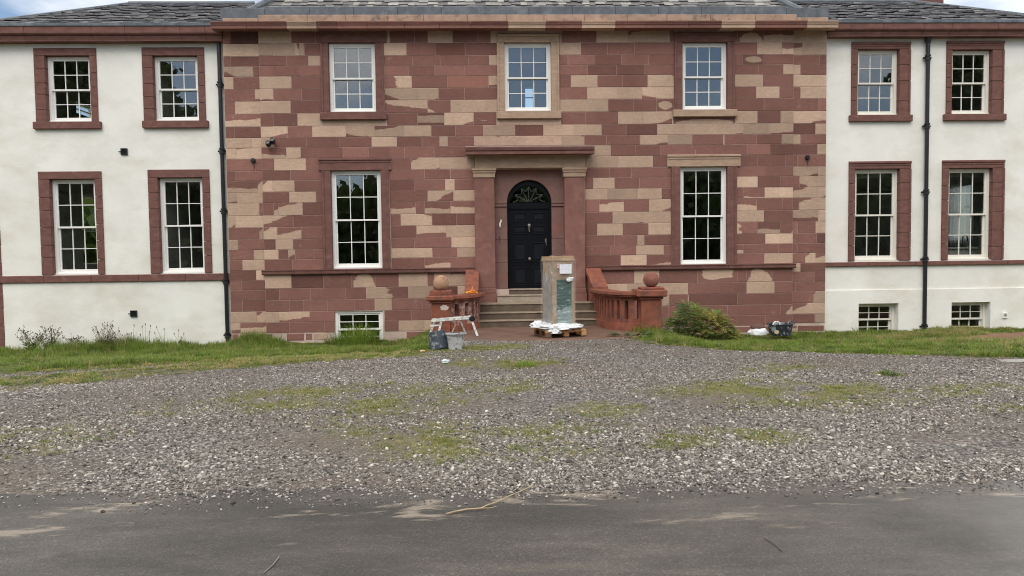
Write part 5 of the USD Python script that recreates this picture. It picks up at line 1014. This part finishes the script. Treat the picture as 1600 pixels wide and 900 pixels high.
tall = np.where(pk > .5, 1.0, .42) * np.clip(.35 + 2.0 * (clump - .28), .3, 1.7) * np.where((gx < -4.5) & (gy > -1.9), 1.9 + .9 * (gy > -.7), 1.0)
which = np.where(rng.uniform(size=n) < np.clip((pk < .5) * .35 + .05 + .4 * (gx > 8) * (clump > .55), 0, .6), 7, rng.integers(0, 7, n))
sc = np.stack([rng.uniform(.8, 1.3, n)] * 2 + [tall * rng.uniform(.75, 1.3, n)], 1)
instancer('/World/grass', gp, np.stack([gx, gy, terrain(gx, gy)], 1), which, np.stack([rng.uniform(0, 6.28, n), rng.normal(0, .1, n), rng.normal(0, .1, n)], 1), sc, 'ragged green grass along the foot of the house walls', 'grass')
# moss and short grass through the gravel
N3 = 110000; gx = rng.uniform(-7.5, 9.5, N3); gy = rng.uniform(-11.9, -3.3, N3); mo = moss(gx, gy); lv = left_grass(gx, gy)
ok = (rng.uniform(size=N3) < np.clip(mo * .62, 0, 1) + np.where((lv > .05) & (lv < .6), .25, 0)) & ~shapely.contains_xy(Polygon(lp).buffer(.1), gx, gy) & (rng.uniform(size=N3) < .9)
gx, gy, mo = gx[ok], gy[ok], mo[ok]; n = len(gx)
mp = [(tuft(80, 22, .030, .045, .8, .003), moss_mat, False), (tuft(81, 22, .045, .05, .8, .003), grass_mats[0], False), (tuft(82, 18, .02, .05, .9, .0035), moss_mat, False), (tuft(83, 20, .026, .05, .8, .003), grass_mats[2], False)]
instancer('/World/moss', mp, np.stack([gx, gy, terrain(gx, gy)], 1), rng.choice(4, n, p=[.52, .14, .24, .10]), np.stack([rng.uniform(0, 6.28, n), gx * 0, gx * 0], 1), rng.uniform(.6, 1.25, (n, 3)), 'yellow green moss and short grass growing through the gravel', 'moss')

# tufts that stand out
def grass_tuft(px, py, h, n, spread, label, m=0, Y=None):
    g = gnd(px, py) if Y is None else np.array([at(px, py, Y)[0], Y, 0]); g[2] = terrain(g[0], g[1])
    t = thing('grass_tuft', label, 'grass tuft', loc=g)
    put(t, 'blades', tuft(int(px), n, h, spread, 1.0, .005, .72), grass_mats[m], kind='stuff')
grass_tuft(560, 543, .66, 800, .46, 'tall bushy grass clump in front of the basement window', 1, -.55)
grass_tuft(524, 543, .40, 240, .26, 'smaller grass clump at the edge of the basement window', 0, -.5)
grass_tuft(822, 572, .13, 160, .14, 'bright green grass tuft alone in the gravel before the steps', 1)
grass_tuft(1388, 586, .12, 110, .11, 'dark grass tuft alone in the gravel below the downpipe wing', 3)
grass_tuft(240, 553, .46, 400, .6, 'long grass clump against the white wall among seed stalks', 1, -.35)
grass_tuft(330, 553, .22, 150, .4, 'dry grass clump beside the foot of the black downpipe', 2, -.2)

grass_tuft(70, 556, .48, 420, .62, 'green clump of coarse grass under the bushy weeds nearest the red corner stones', 1, -.30)
grass_tuft(172, 554, .36, 320, .5, 'green clump of coarse grass under the upright weed mid wall', 3, -.32)
grass_tuft(640, 546, .18, 130, .35, 'low wispy grass between the basement window and the tipped dark bucket', 2, -.7)
grass_tuft(1010, 527, .26, 200, .30, 'lush grass clump at the foot of the red balustrade pier', 1, -2.55)
grass_tuft(1350, 518, .24, 130, .40, 'wispy grass clump under the basement window by the stone corner', 0, -.1)
grass_tuft(1475, 517, .24, 120, .35, 'wispy grass clump at the foot of the downpipe between the windows', 0, -.1)
# weeds with dark heads against the white wall
def weed(px, py, h, stalks, spread, seed, label, ribbed=False):
    stalks = stalks if ribbed else int(stalks * 2.3); h *= 1.15
    g = np.random.default_rng(seed); base = np.array([at(px, py, -.15)[0], -.15, 0]); base[2] = terrain(base[0], base[1])
    t = thing('weed', label, 'weed', 'dark headed weeds along the white wall', loc=base)
    sm, hm, lm = MB(), MB(), MB()
    for k in range(stalks):
        a = g.uniform(0, 6.28); b = np.array([.08 * math.cos(a), .05 * math.sin(a), 0]); le = spread * g.uniform(-1, 1); H = h * g.uniform(.55, 1.05)
        pts = [b + np.array([le * q ** 1.5, .05 * math.sin(a) * q, H * (q - .12 * abs(le) * q * q)]) for q in np.linspace(0, 1, 6)]; sm.tube(pts, np.linspace(.005, .0025, 6), 4)
        if ribbed: hm.lathe([(.001, 0), (.010, .012), (.011, .035), (.001, .055)], c=pts[-1], n=6)
        else:
            for q in range(int(g.integers(3, 7))):
                i_ = int(g.integers(2, 5)); p = pts[i_] + (pts[i_ + 1] - pts[i_]) * g.uniform(); e = p + np.array([g.uniform(-.14, .14), g.uniform(-.06, .06), g.uniform(.04, .14)]); sm.tube([p, (p + e) / 2 + [0, 0, .01], e], .0022, 4)
                hm.lathe([(.001, -.010), (.0105, 0), (.009, .010), (.001, .016)], c=e, n=6)
            hm.lathe([(.001, -.012), (.014, 0), (.012, .012), (.001, .022)], c=pts[-1], n=6)
        for q in range(3 if ribbed else 8):
            p = pts[int(g.integers(0, 3))]; a2 = g.uniform(0, 6.28); dv = np.array([math.cos(a2), .5 * math.sin(a2), .35]) * g.uniform(.08, .22); sv = np.array([-dv[1], dv[0], 0]); sv = sv / (np.linalg.norm(sv) + 1e-6) * .022
            lm.add([p, p + dv * .5 + sv, p + dv, p + dv * .5 - sv], np.array([[0, 1, 2], [0, 2, 3]]))
    put(t, 'stem', sm, weed_stem); put(t, 'seed_heads', hm, weed_head, kind='stuff'); put(t, 'leaves', lm, grass_mats[0], kind='stuff')
weed(52, 556, .50, 9, .42, 1, 'bushy dark headed weed nearest the red corner stones'); weed(82, 556, .50, 9, .30, 2, 'tall dark headed weed second from the red corner stones'); weed(118, 555, .30, 6, .24, 3, 'short dark headed weed between two taller bushy ones')
weed(165, 553, .50, 8, .28, 4, 'upright dark headed weed in the middle of the white wall'); weed(178, 553, .34, 4, .2, 5, 'small leaning weed next to the upright one mid wall')
for k, (px, h, n_) in enumerate(((205, .55, 4), (228, .58, 5), (252, .56, 3), (285, .38, 4))): weed(px, 551, h, n_, .18, 20 + k, ('thin ribwort stalks right under the lower black vent', 'tallest ribwort stalks beyond the lower black vent', 'few tall ribwort stalks before the tall window nearest the downpipe', 'low leaning ribwort stalks nearest the downpipe')[k], True)
# dock leaves by the landing
gd = gnd(985, 527); dk = thing('dock_plant', 'low pale leafed dock plant at the landing edge before the red balustrade', 'plant', loc=(gd[0], gd[1] + .1, terrain(gd[0], gd[1] + .1)))
g = np.random.default_rng(5)
for k in range(16):
    a = g.uniform(0, 6.28); L = g.uniform(.14, .26); dv = np.array([math.cos(a), math.sin(a) * .7, g.uniform(.15, .7)]) * L; sv = np.array([-dv[1], dv[0], 0]); sv = sv / np.linalg.norm(sv) * L * .24; o = np.array([g.uniform(-.25, .25), g.uniform(-.1, .1), .02])
    put(dk, 'leaf', MB().add([o, o + dv * .35 + sv, o + dv * .35 - sv, o + dv * .75 + sv * .8, o + dv * .75 - sv * .8, o + dv * 1.05 - [0, 0, .04], o + dv * .35 - [0, 0, .012], o + dv * .75 - [0, 0, .012]], np.array([[0, 1, 6], [0, 6, 2], [1, 3, 7], [1, 7, 6], [6, 7, 4], [6, 4, 2], [3, 5, 7], [7, 5, 4]])), leafy(f'dock_leaf', (.17, .22, .09)) if k == 0 else '/World/Looks/dock_leaf')
# the fern shrub
sb = np.array([at(1092, 520, -.85)[0], -.85, 0]); sb[2] = terrain(sb[0], sb[1])
sh = thing('shrub', 'bushy green and yellowing fern shrub against the stone wall by the balustrade', 'shrub', loc=sb)
g = np.random.default_rng(9); fm = [MB(), MB(), MB()]; stm = MB()
def frond(mb, o, d, L, n=9):
    up_ = np.array([0, 0, 1.0]); s = np.cross(d, up_); s /= np.linalg.norm(s) + 1e-6; pts = []
    for q in np.linspace(0, 1, n): pts.append(o + d * L * q + np.array([0, 0, -.55 * L * q ** 2.2]))
    stm.tube(pts[::2] + [pts[-1]], .0035, 4, cap=False)
    for i in range(1, n):
        t = (pts[i] - pts[i - 1]); w = L * .30 * (1 - (i / n)) ** .8 + .02
        for sg in (-1, 1):
            e = pts[i] + s * sg * w + t * .9 - [0, 0, .1 * w]; m_ = (pts[i] + e) / 2; n_ = t / (np.linalg.norm(t) + 1e-6) * .018
            mb.add([pts[i], m_ + n_, e, m_ - n_], np.array([[0, 1, 2], [0, 2, 3]]), (float(g.uniform(.2, 1)), 0, 0))
for k in range(210):
    x = g.uniform(-.86, .86); y = g.uniform(-.45, .5); env = max(1 - (x / .92) ** 2, .05) ** .7 * (.75 + .5 * meshkit.noise(np.array([x * 3.1, 0, 0]), 3)); o = np.array([x * .85, y * .7, g.uniform(0, .74) * env + .02]); a = g.uniform(0, 6.28)
    d = np.array([math.cos(a) * .8 + x * .5, math.sin(a) * .8 - .25, g.uniform(.6, 1.7)]); d /= np.linalg.norm(d)
    frond(fm[1 if (x > 0 and g.uniform() < .42) else (2 if (x < -.25 and g.uniform() < .5) else 0)], o, d, g.uniform(.26, .58) * (.6 + .5 * env))
for mb, m_, nm in ((fm[0], fern_mat, 'green_fronds'), (fm[1], fern_yellow, 'yellowing_fronds'), (fm[2], fern_dark, 'dark_fronds')): put(sh, nm, mb, m_, kind='stuff')
put(sh, 'stems', stm, weed_stem, kind='stuff')

# ------------------------------------------------------------------ the wood across the road, seen in the window panes
wd = thing('woodland', 'dense wood across the road mirrored dark in the window panes', 'woodland', kind='stuff')
def leafball(seed, n):
    g = np.random.default_rng(seed); mb = MB()
    for _ in range(n):
        p = g.normal(0, .42, 3); a = rot(g.normal(0, 1, 3), g.uniform(0, 360))[:3, :3]; q = np.array([[-.16, 0, 0], [0, .10, .02], [.20, 0, 0], [0, -.10, .02]]) * g.uniform(.8, 1.5); mb.add(q @ a.T + p, np.array([[0, 1, 2], [0, 2, 3]]), (float(g.uniform()), 0, 0))
    return mb
cl_p, cl_s, tk = [], [], MB(); g = np.random.default_rng(77)
spec = [(-52, -46, 22), (-45, -50, 25), (-39, -44, 22), (-33, -47, 19.5), (-27, -51, 15), (-21, -47, 9), (-15, -50, 7.0), (-10.5, -48, 7.6), (-4, -52, 9.8), (3, -49, 11), (9, -52, 11), (15, -48, 12), (21, -50, 12), (27, -52, 10), (32, -50, 10), (37, -48, 10), (47, -46, 24), (52, -50, 25), (59, -46, 22), (-18.5, 11.5, 2.9), (-21, 14, 2.8)]
for (x, y, h) in spec:
    tk.tube([(x, y, -.3), (x + .2, y, h * .35), (x + g.normal(0, .4), y, h * .7)], [.32 + h * .012, .22, .08], 7)
    rr_ = h * .26 + 2.0
    for k in range(5):
        a = g.uniform(0, 6.28); tk.tube([(x + .15, y, h * .3 + k * h * .08), (x + math.cos(a) * rr_ * .7, y + math.sin(a) * rr_ * .7, h * .5 + k * h * .08)], [.1, .03], 5)
    for k in range(int(50 + h * 7)):
        u_ = g.normal(0, 1, 3); u_ /= np.linalg.norm(u_); q = g.uniform(.35, 1) ** .5; cl_p.append((x + u_[0] * rr_ * q * 1.15, y + u_[1] * rr_ * q, h * .56 + u_[2] * h * .44 * q)); cl_s.append(g.uniform(1.1, 2.2))
for x in np.arange(-70, 75, 1.6):                 # undergrowth along the edge of the wood
    for k in range(4): cl_p.append((x + g.normal(0, .6), -43 + g.normal(0, 1.5), g.uniform(.3, 4.6))); cl_s.append(g.uniform(1.4, 2.6))
put(wd, 'trunks', tk, bark, kind='stuff')
n = len(cl_p); pi = instancer(wd + '/crowns', [(leafball(1, 170), tree_leaf, False), (leafball(2, 170), tree_leaf, False)], np.array(cl_p), g.integers(0, 2, n), g.uniform(0, 6.28, (n, 3)), np.repeat(np.array(cl_s)[:, None], 3, 1))

tag(stage.GetPrimAtPath('/World/sky'), 'pale cloudy daylight sky with blue gaps', 'sky', kind='structure')
